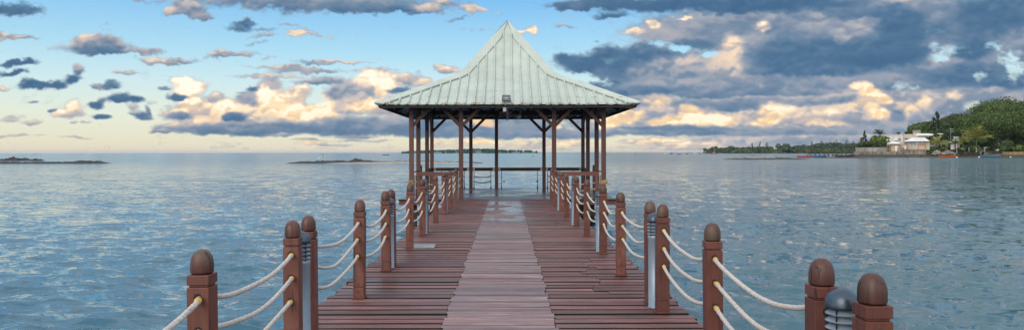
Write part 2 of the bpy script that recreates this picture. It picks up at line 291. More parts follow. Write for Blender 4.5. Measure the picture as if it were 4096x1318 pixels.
    L6 = [(3420,290,1000,400,.44,.38,1,.25,D_),(4700,300,900,430,.34,.3,1,.2,D_),(3500,585,900,52,.6,.54,1,.45,D_),(3300,440,950,90,.62,.48,1,.4,.7),(4200,430,500,150,.46,.36,1,.25,D_),(2480,425,170,62,.46,.38,1,.25,.5),(2700,470,300,60,.6,.5,1,.4,.7),
      (2700,130,230,38,.52,.4,1,.3,D_),(2900,100,340,52,.46,.38,1,.25,D_),(2530,125,60,13,.86,.62,1,.5,.7),(2622,100,32,19,.94,.74,1,.5,.8),(2740,78,36,7,.92,.8,.9,.5),
      (2345,262,114,48,.14,.1,1,0,.5),(2260,235,54,28,.12,.08,.85,0,.5),(2430,215,76,36,.2,.12,1,0,.6),(2560,185,50,28,.32,.22,1,.1,.6),(2600,225,134,46,.2,.14,1,0,.6),(2480,290,124,58,.18,.14,1,0,.6),(2410,330,94,38,.22,.16,1,0,.5),(2786,172,110,28,.26,.22,1,.1,D_),(2900,165,60,30,.42,.34,1,.2,D_),
      (2690,275,120,56,.48,.38,1,.25,.8),(2764,245,64,38,.6,.5,1,.35,.8),(2600,305,114,52,.42,.32,1,.2,.8),(2935,205,64,64,.78,.6,1,.5,.8),(2900,275,90,72,.72,.56,1,.45,.8),(2960,330,120,50,.58,.46,1,.35,.8),(2750,345,300,38,.46,.3,1,.2,.6),(2900,372,560,22,.34,.24,1,.05,D_),(2560,365,160,24,.24,.18,1,.05,D_),
      (3180,110,270,50,.42,.32,1,.25,D_),(3160,230,180,90,.22,.15,1,.05,D_),(3350,225,340,88,.16,.10,1,0,D_),(3410,135,80,46,.5,.34,1,.35,D_),(3380,165,40,24,.5,.36,1,.35,D_),(3616,120,130,110,.11,.07,1,0,D_),(3540,225,220,68,.11,.07,1,0,D_),(3250,285,270,28,.18,.12,1,0,D_),
      (2900,16,680,46,.09,.06,1,0,D_),(2480,15,240,28,.13,.1,1,0,D_),(2300,28,114,22,.15,.1,1,0,D_),(2450,62,94,19,.14,.1,.9,0,D_),(3400,58,320,26,.22,.18,1,.1,D_),(3100,74,320,22,.44,.32,1,.25,D_),
      (3500,342,380,30,.4,.26,1,.15,D_),(3700,-16,200,42,.66,.5,1,.5,D_),(3730,30,120,34,.46,.34,1,.3,D_),(3850,110,170,84,.28,.18,1,.15,D_),(4000,60,200,94,.13,.08,1,0,D_),(3895,205,100,54,.13,.08,1,0,D_),(3850,312,210,54,.18,.12,1,0,D_),(4040,320,110,60,.18,.12,1,0,D_),
      (3050,412,440,22,.4,.3,1,.1,D_),(3450,405,250,22,.36,.28,1,.1,D_),(2960,430,140,18,.32,.26,1,0,D_)]
    L7 = [(2465,480,98,28,1.,.86,1,1,.9),(2430,505,54,18,.94,.82,1,1,.9),(2520,462,62,20,.96,.82,1,1,.9),(2624,412,56,30,.92,.74,.9,.8,.9),(2760,445,50,34,1.02,.86,1,1,.9),(2770,480,120,28,1.,.86,1,1,.9),(2645,492,80,22,.96,.84,1,1,.9),(2890,488,72,22,.98,.84,1,1,.9),(2850,470,36,18,.9,.8,.9,1,.9),(3090,455,60,42,.96,.8,1,.9,.9),(3060,490,64,20,.98,.86,1,1,.9),(3140,440,44,22,.84,.7,.9,.6,.9),
      (2980,470,60,34,.72,.58,.9,.5,.8),(3180,490,70,24,.74,.62,.9,.5,.8),(3245,475,64,30,.76,.62,.9,.5,.8),(3340,465,60,34,.8,.64,.9,.5,.9),(3290,500,140,16,.82,.68,.9,.7,.8),(3400,440,50,30,.7,.56,.9,.4,.9),(3215,400,90,12,.5,.4,.8,.3),(3440,352,50,20,.92,.8,.9,.8,.9),(3480,378,54,26,.98,.84,1,1,.9),(3530,405,56,24,.96,.8,1,.9,.9),(3460,420,60,30,.86,.7,.9,.8,.9),(3515,462,60,32,.98,.84,1,1,.9),(3625,440,54,42,.9,.7,1,.7,.9),(3690,420,30,28,.86,.72,.9,.6,.9),
      (3580,470,44,32,.36,.28,.9,.1,.7),(3440,480,54,30,.58,.46,.9,.4,.7),(3660,480,44,36,.42,.32,.9,.1,.7),(3062,104,50,26,.74,.62,.8,.5,.5),(3054,96,30,11,.98,.88,.8,.5,.5),(3080,116,18,8,.9,.8,.6,.5,.5),(3820,395,44,22,.8,.62,.9,.5,.8),(3960,365,70,16,.6,.48,.9,.3,.7),(4060,410,60,22,.66,.52,.9,.4,.7),(3840,450,94,28,.46,.4,1,.3,.6),(3990,460,90,30,.52,.44,1,.3,.6),
      (2850,532,580,16,.36,.28,1,.1,D_),(3350,532,470,18,.42,.34,1,.2,D_),(2700,515,320,9,.32,.26,.9,0,D_),(2640,562,120,10,.94,.82,.85,.9,.8),(2560,572,110,12,.88,.76,.85,.7,.8),(2760,577,120,10,.84,.74,.8,.6,.7),(2900,567,160,11,.66,.56,.8,.4,.5),(3100,562,320,14,.54,.46,.9,.25,.5),(2700,592,320,10,.78,.7,.8,.6,.5),(3350,572,370,22,.52,.46,1,.25,.5),(3200,548,60,5,.8,.7,.5,.5)]
    for q in L1+L2+L3: B(*q)
    hole(1278,395,34,30,.85); hole(1240,415,22,16,.6)
    for q in L4+L5+L6+L7: B(*q)
    for q in [(3765,225,48,30,.66),(3795,195,50,30,.4),(3735,190,20,30,.4),(3970,180,36,20,.55),(4050,265,44,56,.64),(4080,225,34,34,.5),(3625,348,54,20,.5),(3910,303,22,14,.4),(2827,222,42,18,.9),(2716,190,40,22,.9),(2640,165,44,12,.6),(2370,318,54,26,.75),(2270,312,54,26,.9),(2290,170,70,30,.7),(3895,430,54,20,.4)]: hole(*q)
    cov, tone, warm, puff = st['cov'], st['tone'], st['warm'], st['puff']
    # cover beyond the frame, so that the sea mirrors a plausible sky
    up = sstep(-20, -260, Y); g = fbm(X/420+5, Y/260+2, 5); right = sstep(1900, 2700, X)
    gc = sstep(.5-.2*right, .7-.2*right, g); cov = cov*(1-up)+gc*up; tone = tone*(1-up)+(.5+.4*fbm(X/200, Y/140+9, 4))*up
    side = np.clip(sstep(-40, -500, X)+sstep(4130, 4500, X), 0, 1); gx = sstep(.48-.1*right, .62, fbm(X/260+9, Y/120+4, 5)); cov = cov*(1-side)+gx*side
    cov = cov*sstep(-1500, -1200, X)*sstep(5600, 5300, X)*sstep(-2600, -1900, Y)
    # billows, wisps and the relief they give
    sc_ = np.clip(.5+.5*(609-Y)/420, .42, 1.3)
    nx = X+(fbm(X/40, Y/34+9, 4)-.5)*30; ny = Y+(fbm(X/40+7, Y/34, 4)-.5)*24
    dx_, dy_ = 6., 12.; bl = billow(nx/84, ny/62, 4); bs = billow(nx/84, ny/62, 2); bs2 = billow((nx-dx_)/84, (ny-dy_)/62, 2)
    soft = fbm(nx/150+3, ny/64+1, 7, .52); big = fbm(nx/190+3, ny/90+1, 4, .5); big2 = fbm((nx-14)/190+3, (ny-20)/90+1, 4, .5); wis = fbm(nx/34+3, ny/15+1, 6, .6)
    nz = (bl-.52)*1.3*puff+(soft-.5)*1.1*(1-puff)*1.2+(wis-.5)*.95*(1-.7*puff)
    dens = cov*1.15+nz*(1.05-.5*cov)-.04; a = sstep(.16-.1*(1-puff), 1.0+.12*(1-puff), dens+(fbm(nx/22, ny/16, 4, .6)-.5)*.22)
    rel = (bs-bs2)*2.0*puff+(big-big2)*2.6; rel = np.clip(rel, -.22, .2)
    t = tone+rel*(.12+.6*np.clip(tone, 0, .9))+(soft-.5)*(.12+.34*tone)+(wis-.5)*.05+(bl-.52)*.16*puff
    t = t+.06*(1-a)*(tone > .35)
    return a, np.clip(t, 0, 1.08), warm
def make_clouds():
    R = 30000.
    px = np.concatenate([np.arange(-1500, -40, 20.), np.arange(-40, 4140, 4.), np.arange(4140, 5610, 20.)]); py = np.concatenate([np.arange(-2600, -200, 40.), np.arange(-200, -20, 12.), np.arange(-20, 606, 3.4)])
    X, Y = np.meshgrid(px, py); a, tone, warm = cloud_fields(X, Y)
    D = np.stack([(X-2028)/F, np.ones_like(X), (609-Y)/F], -1); D /= np.linalg.norm(D, axis=-1, keepdims=True)
    m = bpy.data.materials.new('cloud'); m.use_nodes = True; t = NT(m.node_tree); t.n.clear(); out = t.new('ShaderNodeOutputMaterial')
    att = lambda n: t.new('ShaderNodeAttribute', attribute_name=n).outputs['Fac']
    p = t.mapping(t.new('ShaderNodeTexCoord').outputs['Object'], (1/260, 1/260, 1/170)); n = t.noise(p, 1, 5, .6)
    al = att('thickness'); al = t.math('ADD', al, t.math('MULTIPLY', t.math('MULTIPLY_ADD', n, .9, -.45), t.math('MULTIPLY', t.math('MULTIPLY', al, t.math('SUBTRACT', 1, al)), 2.4)), clamp=True)
    tt = t.math('MULTIPLY_ADD', n, .05, t.math('ADD', att('sunlit'), -.025))
    cool = t.ramp(tt, [(0, lin(64,100,136)), (.14, lin(80,114,146)), (.3, lin(110,134,160)), (.46, lin(146,157,174)), (.62, lin(184,184,190)), (.78, lin(228,212,202)), (.92, lin(252,236,216)), (1, lin(255,250,240))])
    wm = t.ramp(tt, [(0, lin(70,102,136)), (.14, lin(90,114,144)), (.3, lin(120,136,156)), (.46, lin(158,158,167)), (.62, lin(202,184,172)), (.78, lin(240,206,164)), (.92, lin(255,228,180)), (1, lin(255,244,216))])
    em = t.new('ShaderNodeEmission', {'Color': t.mix(att('warmth'), cool, wm), 'Strength': 1.}); tr = t.new('ShaderNodeBsdfTransparent')
    mx = t.new('ShaderNodeMixShader', {0: al, 1: tr.outputs[0], 2: em.outputs[0]}); t.l.new(mx.outputs[0], out.inputs[0]); m.cycles.emission_sampling = 'NONE'
    o = npmesh('sky_clouds', D.reshape(-1, 3)*R+np.array([0, 0, H]), grid_faces(*X.shape), m, smooth=True, attrs={'thickness': a, 'sunlit': tone, 'warmth': warm}); tag(o, kind='structure')
make_clouds()

# ------------------------------------------------------------------ world, sun
SUN_EL, SUN_AZ = math.radians(26), math.radians(212)      # azimuth clockwise from +y: behind the camera, a little to the left
w = bpy.data.worlds.new('World'); sc.world = w; w.use_nodes = True; t = NT(w.node_tree); t.n.clear()
out = t.new('ShaderNodeOutputWorld'); bg = t.new('ShaderNodeBackground', {'Strength': .1}); t.l.new(bg.outputs[0], out.inputs[0])
sky = t.new('ShaderNodeTexSky', sky_type='NISHITA'); sky.sun_disc = False; sky.sun_elevation = SUN_EL; sky.sun_rotation = SUN_AZ; sky.air_density = 1.3; sky.dust_density = 1.5; sky.ozone_density = 2
gen = t.new('ShaderNodeTexCoord').outputs['Generated']; sz = t.new('ShaderNodeSeparateXYZ', {0: gen})
el = sz.outputs[2]
grad = t.ramp(t.math('MULTIPLY', el, 2., clamp=True), [(0, lin(244,228,204)), (.03, lin(240,234,206)), (.1, lin(232,240,224)), (.18, lin(208,236,242)), (.27, lin(172,222,246)), (.42, lin(118,188,242)), (.62, lin(160,200,234)), (1, lin(214,222,230))])
gs = t.new('ShaderNodeVectorMath', {0: grad, 'Scale': t.math('MULTIPLY_ADD', t.sm(el, .24, .5), 4.5, t.math('MULTIPLY_ADD', t.sm(sz.outputs[1], .35, -.6), 6., 10.))}, operation='SCALE').outputs[0]
warmb = t.mix(t.math('MULTIPLY', t.sm(sz.outputs[1], .2, -.6), .75), gs, (13.5, 12.6, 11.6, 1))
mixc = t.mix(.85, sky.outputs[0], warmb)
t.l.new(mixc, bg.inputs[0])
sd = bpy.data.lights.new('sun', 'SUN'); sd.energy = 1.5; sd.angle = math.radians(40); sd.color = (1, .92, .80)
so = bpy.data.objects.new('sun', sd); COL.objects.link(so)
sdir = Vector((math.sin(SUN_AZ)*math.cos(SUN_EL), math.cos(SUN_AZ)*math.cos(SUN_EL), math.sin(SUN_EL)))
so.rotation_euler = (-sdir).to_track_quat('-Z', 'Y').to_euler()
sc.view_settings.view_transform = 'Standard'; sc.view_settings.look = 'None'; sc.view_settings.gamma = 1; sc.view_settings.exposure = .1
cd = bpy.data.cameras.new('camera'); cam = bpy.data.objects.new('camera', cd); COL.objects.link(cam); sc.camera = cam
cam.location = (0, 0, H); cam.rotation_euler = (PI/2, math.radians(.09), 0); cd.sensor_width = 36; cd.lens = F/4096*36
cd.shift_x = 20/4096; cd.shift_y = -50/4096; cd.clip_end = 120000; cd.clip_start = .05

# ------------------------------------------------------------------ water
def make_water():
    r = [1.5]
    while r[-1] < 150: r.append(r[-1]*1.008)
    while r[-1] < 600: r.append(r[-1]*1.02)
    while r[-1] < 24500: r.append(r[-1]*1.1)
    r = np.array([.01]+r); step = np.gradient(r)
    a = np.concatenate([np.arange(-58, 58, .2), np.arange(58, 302, 4.)]); a = np.radians(a)
    Rr, A = np.meshgrid(r, a, indexing='ij'); S = np.repeat(step[:, None], len(a), 1); S = np.maximum(S, Rr*np.radians(.2))
    X = Rr*np.sin(A); Y = Rr*np.cos(A); Z = np.zeros_like(X); DX = np.zeros_like(X); DY = np.zeros_like(X)
    g = np.random.default_rng(3)
    for k in range(64):
        lam = .38*1.065**k*(.9+.2*g.random())
        if lam > 9: break
        th = math.radians(g.normal(-96, 24)); am = .0112*lam**.85*(1 if lam < .8 else (.8/lam)**1.8)
        kx, ky = 2*PI/lam*math.cos(th), 2*PI/lam*math.sin(th); ph = kx*X+ky*Y+g.random()*6.28
        wgt = sstep(2.2, 4.5, lam/S)*am; Z += wgt*np.cos(ph)
        DX -= wgt*math.cos(th)*np.sin(ph)*.8; DY -= wgt*math.sin(th)*np.sin(ph)*.8
    Z *= .55+.9*fbm(X/7+40, Y/5+40, 3)
    back = (np.abs(((np.degrees(A)+180) % 360)-180) > 57.9); Z[back] = 0; DX[back] = 0; DY[back] = 0
    V = np.stack([X+DX, Y+DY, Z+WZ], -1).reshape(-1, 3)
    m, t, b = material('sea_water'); pos = t.new('ShaderNodeNewGeometry').outputs['Position']
    sx = t.new('ShaderNodeSeparateXYZ', {0: pos})
    big = t.noise(t.mapping(pos, (.012, .05, 1)), 1, 4, .55)
    def slope(scale, ax, ay, d):
        nc = t.new('ShaderNodeTexNoise', {'Vector': t.mapping(pos, scale), 'Scale': 1., 'Detail': d, 'Roughness': .62}).outputs[1]
        q = t.new('ShaderNodeVectorMath', {0: nc, 1: (.5, .5, .5)}, operation='SUBTRACT').outputs[0]
        return t.new('ShaderNodeVectorMath', {0: q, 1: (ax, ay, 0)}, operation='MULTIPLY').outputs[0]
    s1 = slope((4.5, 9.5, 1), .6, 1.15, 3.); s2 = slope((1.3, 4.0, 1), .45, 1.15, 4.); s3 = slope((.2, .6, 1), .3, .45, 4.)
    add = lambda a, b_: t.new('ShaderNodeVectorMath', {0: a, 1: b_}, operation='ADD').outputs[0]
    sl = add(add(s1, s2), s3); gust = t.math('MULTIPLY_ADD', t.sm(big, .3, .7), .5, .75)
    sl = t.new('ShaderNodeVectorMath', {0: sl, 'Scale': gust}, operation='SCALE').outputs[0]
    nb = t.new('ShaderNodeVectorMath', {0: add(sl, t.new('ShaderNodeNewGeometry').outputs['Normal'])}, operation='NORMALIZE').outputs[0]
    c = t.mix(t.sm(sx.outputs[0], -12, 22), (.030,.105,.165,1), (.055,.12,.14,1))
    setb(t, b, col=c, rough=t.math('MULTIPLY_ADD', t.sm(sx.outputs[1], 20, 250), .12, .03), nor=nb, spec=.5); b.inputs['IOR'].default_value = 1.333
    npf = grid_faces(X.shape[0], X.shape[1], True)
    # the grid's faces wind clockwise seen from above: flip
    o = npmesh('sea', V, npf[:, ::-1], m, smooth=True); tag(o, kind='structure')
make_water()

# ------------------------------------------------------------------ pier
XL, XR = -2.02, 1.87; SL, SR = -.62, .46; PY0, PY1 = -2.5, 25.15
pier = empty('wooden_pier', (0, 0, 0), 'long reddish brown boardwalk pier running straight out over the sea', 'pier')
side = MB(); sideR = MB(); y = PY0; k = 0; strip = MB()
while y < PY1-.1:
    w_ = .146+random.uniform(-.008, .008); dz = random.uniform(-.004, .004); sk = random.uniform(-.003, .003)
    def board(mb, x0, x1, y0, y1, z, sk=0):
        th = .06; j = random.uniform(-.003, .003)
        mb.add([(x0,y0-sk,z-th),(x1,y0+sk,z-th),(x1,y1+sk,z-th),(x0,y1-sk,z-th),(x0,y0-sk,z),(x1,y0+sk,z+j),(x1,y1+sk,z+j),(x0,y1-sk,z)], [(0,3,2,1),(4,5,6,7),(0,1,5,4),(1,2,6,5),(2,3,7,6),(3,0,4,7)])
    eL, eR = XL+random.uniform(-.03, .03), XR+random.uniform(-.03, .03); cut = random.uniform(-.02, .02)
    board(side, eL, SL+cut-.004, y, y+w_, dz, sk)
    if 8.2 < y < 11 or 16 < y < 17: xs_ = 1.0+random.uniform(0,.3); board(sideR, SR+cut+.004, xs_, y, y+w_, dz, sk); board(sideR, xs_+.006, eR, y+.012, y+w_+.012, -dz, -sk)
    else: board(sideR, SR+cut+.004, eR, y, y+w_, dz, sk)
    yy = y
    for q in (0, 1):
        ww = .0955
        board(strip, SL+cut+random.uniform(-.004,.004), SR+cut+random.uniform(-.004,.004), yy, yy+ww, random.uniform(-.0015, .0025)+.004); yy += .1
    y += .2; k += 1
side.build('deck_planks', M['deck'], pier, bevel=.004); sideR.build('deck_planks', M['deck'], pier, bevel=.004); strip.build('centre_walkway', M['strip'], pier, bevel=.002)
jb = MB()
for x in (-1.85, -1.0, -.1, .8, 1.7): jb.box(x-.04, x+.04, PY0, PY1, -.24, -.0701)
jb.build('joists', M['darkwood'], pier)
for y in np.arange(-1, 25, 4.):
    MB().box(-1.95, 1.8, y-.09, y+.09, -.4, -.2005).build('cross_beam', M['darkwood'], pier)
    for x in (-1.6, 1.45): MB().lathe([(.12, -3), (.12, -.4005)], (x, y, 0), 12).build('pile', M['darkwood'], pier, True)

# ---- post prototype
PW = .0605
def make_post():
    r = empty('rail_post', (0,0,0), 'x', 'post', 'round-capped wooden posts of the rope rails')
    s = MB(); s.box(-PW, PW, -PW, PW, .018, .125); s.box(-PW+.006, PW-.006, -PW+.006, PW-.006, .125, .131); s.box(-PW, PW, -PW, PW, .131, .905)
    s.build('shaft', M['post'], r, bevel=.004)
    MB().box(-PW-.012, PW+.012, -PW-.012, PW+.012, .001, .018).build('foot_plate', M['rail'], r, bevel=.003)
    s = MB(); s.box(-PW+.009, PW-.009, -PW+.009, PW-.009, .905, .917); s.box(-PW, PW, -PW, PW, .917, .972); s.build('collar', M['post'], r, bevel=.004)
    s = MB(); pr = [(.05,.9725),(.05,.978),(.0595,.979),(.0612,.984),(.0612,1.022)]
    for q in range(1, 13):
        a = q/12*PI/2; pr.append((max(.0005, .0612*math.cos(a)**.8), 1.02+.086*math.sin(a)))
    s.lathe(pr, seg=28); s.build('cap', M['cap'], r, True)
    for z in (.85, .67, .49):
        s = MB(); s.tube([(0,-PW-.0008,z),(0,-PW+.02,z)], .0235, 16); s.build('rope_hole_disc', M['dark'], r)  # dark disc on the face, its colour standing for shade in the hole
    for z in (.155, .075):
        s = MB(); s.tube([(0,-PW-.0015,z),(0,-PW+.01,z)], .016, 12); s.build('bolt', M['cap'], r)
    return r
def make_lamp():
    r = empty('bollard_lamp', (0,0,0), 'x', 'lamp', 'grey bollard lamps standing between paired rail posts')
    MB().lathe([(.075,.001),(.075,.012),(.068,.014),(.068,.725),(.07,.73),(.07,.76),(.064,.765)]).build('tube', M['lampbody'], r, True)
    MB().lathe([(.045,.766),(.045,.905)], seg=12).build('lamp_glass', M['lens'], r, True)
    s = MB()
    for q in range(4):
        z = .775+q*.034; s.lathe([(.048,z+.016),(.074,z),(.0755,z+.003),(.05,z+.021)], seg=28)
    s.build('louvres', M['lampbody'], r, False)
    for q in range(4):
        a = PI/4+q*PI/2; MB().beam((.07*math.cos(a), .07*math.sin(a), .76), (.07*math.cos(a), .07*math.sin(a), .915), .006, .006).build('stay', M['black'], r)
    pr = [(.07,.906),(.0785,.908),(.0785,.918)]+[(max(.0005,.0785*math.cos(q/10*PI/2)), .918+.082*math.sin(q/10*PI/2)) for q in range(1, 11)]
    MB().lathe(pr, seg=32).build('dome', M['dome'], r, True)
    return r
ORD = ['nearest','second','third','fourth','fifth','sixth','seventh','eighth','ninth','tenth','eleventh','twelfth','thirteenth','fourteenth','fifteenth','sixteenth','seventeenth']
left = [1.5, 1.96, 3.95, 5.62, 6.08, 8.1, 9.95, 10.4, 12.3, 14.2, 14.66, 16.75, 19.1, 19.55, 21.2, 23.2, 23.68]
right = [1.25, 3.15, 3.59, 5.39, 7.34, 7.80, 9.54, 11.6, 12.05, 14.0, 15.85, 16.3, 18.06, 19.85, 20.3, 22.1, 23.9]
lamps = {'left': [(1.73, 1), (5.85, 2), (10.18, 3), (14.43, 4), (19.33, 5), (23.44, 6)], 'right': [(3.37, 1), (7.57, 2), (11.83, 3), (16.08, 4), (20.08, 5)]}
RX = np.interp(right, [1.2, 3.15, 3.59, 5.39, 7.34, 7.8, 9.54, 12, 14, 18, 22, 24], [1.62, 1.614, 1.582, 1.548, 1.594, 1.572, 1.52, 1.56, 1.56, 1.51, 1.49, 1.49])
def XPf(sd_, i): return -1.675 if sd_ == 'left' else float(RX[i])
pairs = {'left': [(0,1),(3,4),(6,7),(9,10),(12,13),(15,16)], 'right': [(1,2),(4,5),(7,8),(10,11),(13,14)]}
protoP = make_post(); protoL = make_lamp(); usedP = usedL = False
def place(proto, used, loc, rz, label):
    o = copy_tree(proto) if used else proto
    o.location = loc; o.rotation_euler = (random.uniform(-.012,.012), random.uniform(-.012,.012), rz); o['label'] = label; return o
for sd_, ys in (('left', left), ('right', right)):
    inpair = {i: n for n, p in enumerate(pairs[sd_]) for i in p}
    for i, y in enumerate(ys):
        extra = 'beside a lamp' if i in inpair else 'standing alone'
        place(protoP, usedP, (XPf(sd_, i)+random.uniform(-.006,.006), y, .003), random.uniform(-.05, .05), f'domed brown post {extra}, {ORD[i]} from the camera on the {sd_} rail')
        usedP = True
    for j, (y, n) in enumerate(lamps[sd_]):
        place(protoL, usedL, (-1.675 if sd_ == 'left' else float(np.interp(y, right, RX))-.02, y, .003), 0, f'grey louvred bollard lamp, {ORD[j]} from the camera on the {sd_} rail'); usedL = True
# ---- ropes
def rope(p0, p1, sag, label, group, mat='rope', r=.0148, whips=True):
    p0 = Vector(p0); p1 = Vector(p1); L = (p1-p0).length; n = max(10, int(L/.03)) if p0.y < 12 else max(8, int(L/.1))
    root = empty('rope', p0, label, 'rope', group)
    pts = []; ph = random.random()*6; skew = random.uniform(-.1, .1)
    for k in range(n+1):
        u = k/n; s = u+skew*u*(1-u)
        pts.append((p1-p0)*u+Vector((.008*math.sin(ph+u*5), 0, -4*sag*s*(1-s)+.006*math.sin(ph*2+u*9))) if 0 < k < n else (p1-p0)*u)
    MB().tube(pts, r, 12 if p0.y < 12 else 8, 95, 3).build('strands', M[mat], root, True)
    if whips:
        for e, d in ((0, 1), (n, -1)):
            q0 = pts[e]; step_ = (Vector(pts[e+d])-Vector(q0)).normalized(); a = Vector(q0)+step_*.012; b_ = a+step_*random.uniform(.022, .04)
            MB().tube([a, (a+b_)/2, b_], [r*1.28, r*1.4, r*1.22], 12).build('whipping', M['whip' if random.random() < .7 else 'oldrope'], root, True)
HN = ['topmost', 'middle', 'lowest']
for sd_, ys in (('left', left), ('right', right)):
    for i in range(len(ys)-1):
        if (i, i+1) in pairs[sd_]: continue
        for h, z in enumerate((.85, .67, .49)):
            y0, y1 = ys[i]+PW-.012, ys[i+1]-PW-.001
            rope((XPf(sd_, i), y0, z), (XPf(sd_, i+1), y1, z), (y1-y0)*.055+random.uniform(-.01,.02), f'{HN[h]} white rope between the {ORD[i]} and {ORD[i+1]} post of the {sd_} rail', 'white ropes of the side rails')
for h, z in enumerate((.85, .6)):
    rope((-1.675, left[-1]+PW-.01, z-.02), (-1.67, 25.61, z-.12), .1, f'{("upper","lower")[h]} white rope from the last left post to the pavilion column', 'white ropes of the side rails')
    rope((float(RX[-1]), right[-1]+PW-.01, z-.02), (1.67, 25.61, z-.12), .1, f'{("upper","lower")[h]} white rope from the last right post to the pavilion column', 'white ropes of the side rails')
o = MB().box(-.19, .19, -.25, .25, 0, .008).build('cover_plate', M['steel'], bevel=.002, loc=(-1.45, 12.5, .0085)); o.rotation_euler.z = .04
tag(o, 'flat grey metal cover plate lying on the boards beside the left rail', 'cover plate')

# ------------------------------------------------------------------ pavilion
CX, CY = .02, 29.2
pav = empty('pavilion', (CX, CY, 0), 'open timber pavilion with steep pale green metal roof at the pier end', 'pavilion')
pm = MB(); y = -4.02
while y < 3.9:
    board(pm, -3.85+random.uniform(-.02,.02), 3.85+random.uniform(-.02,.02), y, y+.172, random.uniform(-.002,.002)); y += .178
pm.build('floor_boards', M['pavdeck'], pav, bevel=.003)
s = MB(); s.box(-3.83, 3.83, -4.0, -3.9, -.2, -.0705); s.box(-3.83, 3.83, 3.75, 3.85, -.2, -.0705)
for x in (-3.78, 0, 3.78): s.box(x-.05, x+.05, -3.899, 3.749, -.2, -.0705)
s.build('edge_beams', M['rail'], pav)
for x in (-3.4, -1.2, 1.2, 3.4):
    for y in (-3.5, 0, 3.4): MB().box(x-.13, x+.13, y-.13, y+.13, -3, -.2005).build('pile', M['darkwood'], pav)
s = MB(); s.box(-3.6, 3.6, -3.65, -3.4, -.62, -.42); s.box(-3.6, 3.6, 3.2, 3.45, -.62, -.42); s.build('pile_caps', M['darkwood'], pav)
cols = []
for x in (-3.45, 3.45):
    for y in (-3.5, -1.5, 1.5, 3.5): cols.append((x, y))
for x in (-1.67, 1.67):
    for y in (-3.5, 3.5): cols.append((x, y))
cols.append((-.5, 3.5))
c0 = None
for x, y in cols:
    if c0 is None:
        c0 = MB().box(-.077, .077, -.077, .077, .003, 3.345).build('column', M['column'], pav, bevel=.006); o = c0
    else: o = c0.copy(); COL.objects.link(o)
    o.location = (x, y, 0)
for y in (-3.5, 3.5): MB().box(-3.75, 3.75, y-.06, y+.06, 3.35, 3.53).build('tie_beam', M['darkwood'], pav)
for x in (-3.45, 3.45): MB().box(x-.06, x+.06, -3.439, 3.439, 3.352, 3.528).build('tie_beam', M['darkwood'], pav)
def brace(a, b): MB().beam(a, b, .075, .12).build('brace', M['column'], pav, bevel=.004)
for y in (-3.5, 3.5):
    for x in (-1.67, 1.67):
        for d in (-1, 1): brace((x+d*.04, y, 2.6), (x+d*.84, y, 3.4))
    for x, d in ((-3.45, 1), (3.45, -1)): brace((x+d*.04, y, 2.6), (x+d*.84, y, 3.4))
for x in (-3.45, 3.45):
    for y, ds in ((-3.5, (1,)), (-1.5, (-1, 1)), (1.5, (-1, 1)), (3.5, (-1,))):
        for d in ds: brace((x, y+d*.04, 2.6), (x, y+d*.84, 3.4))
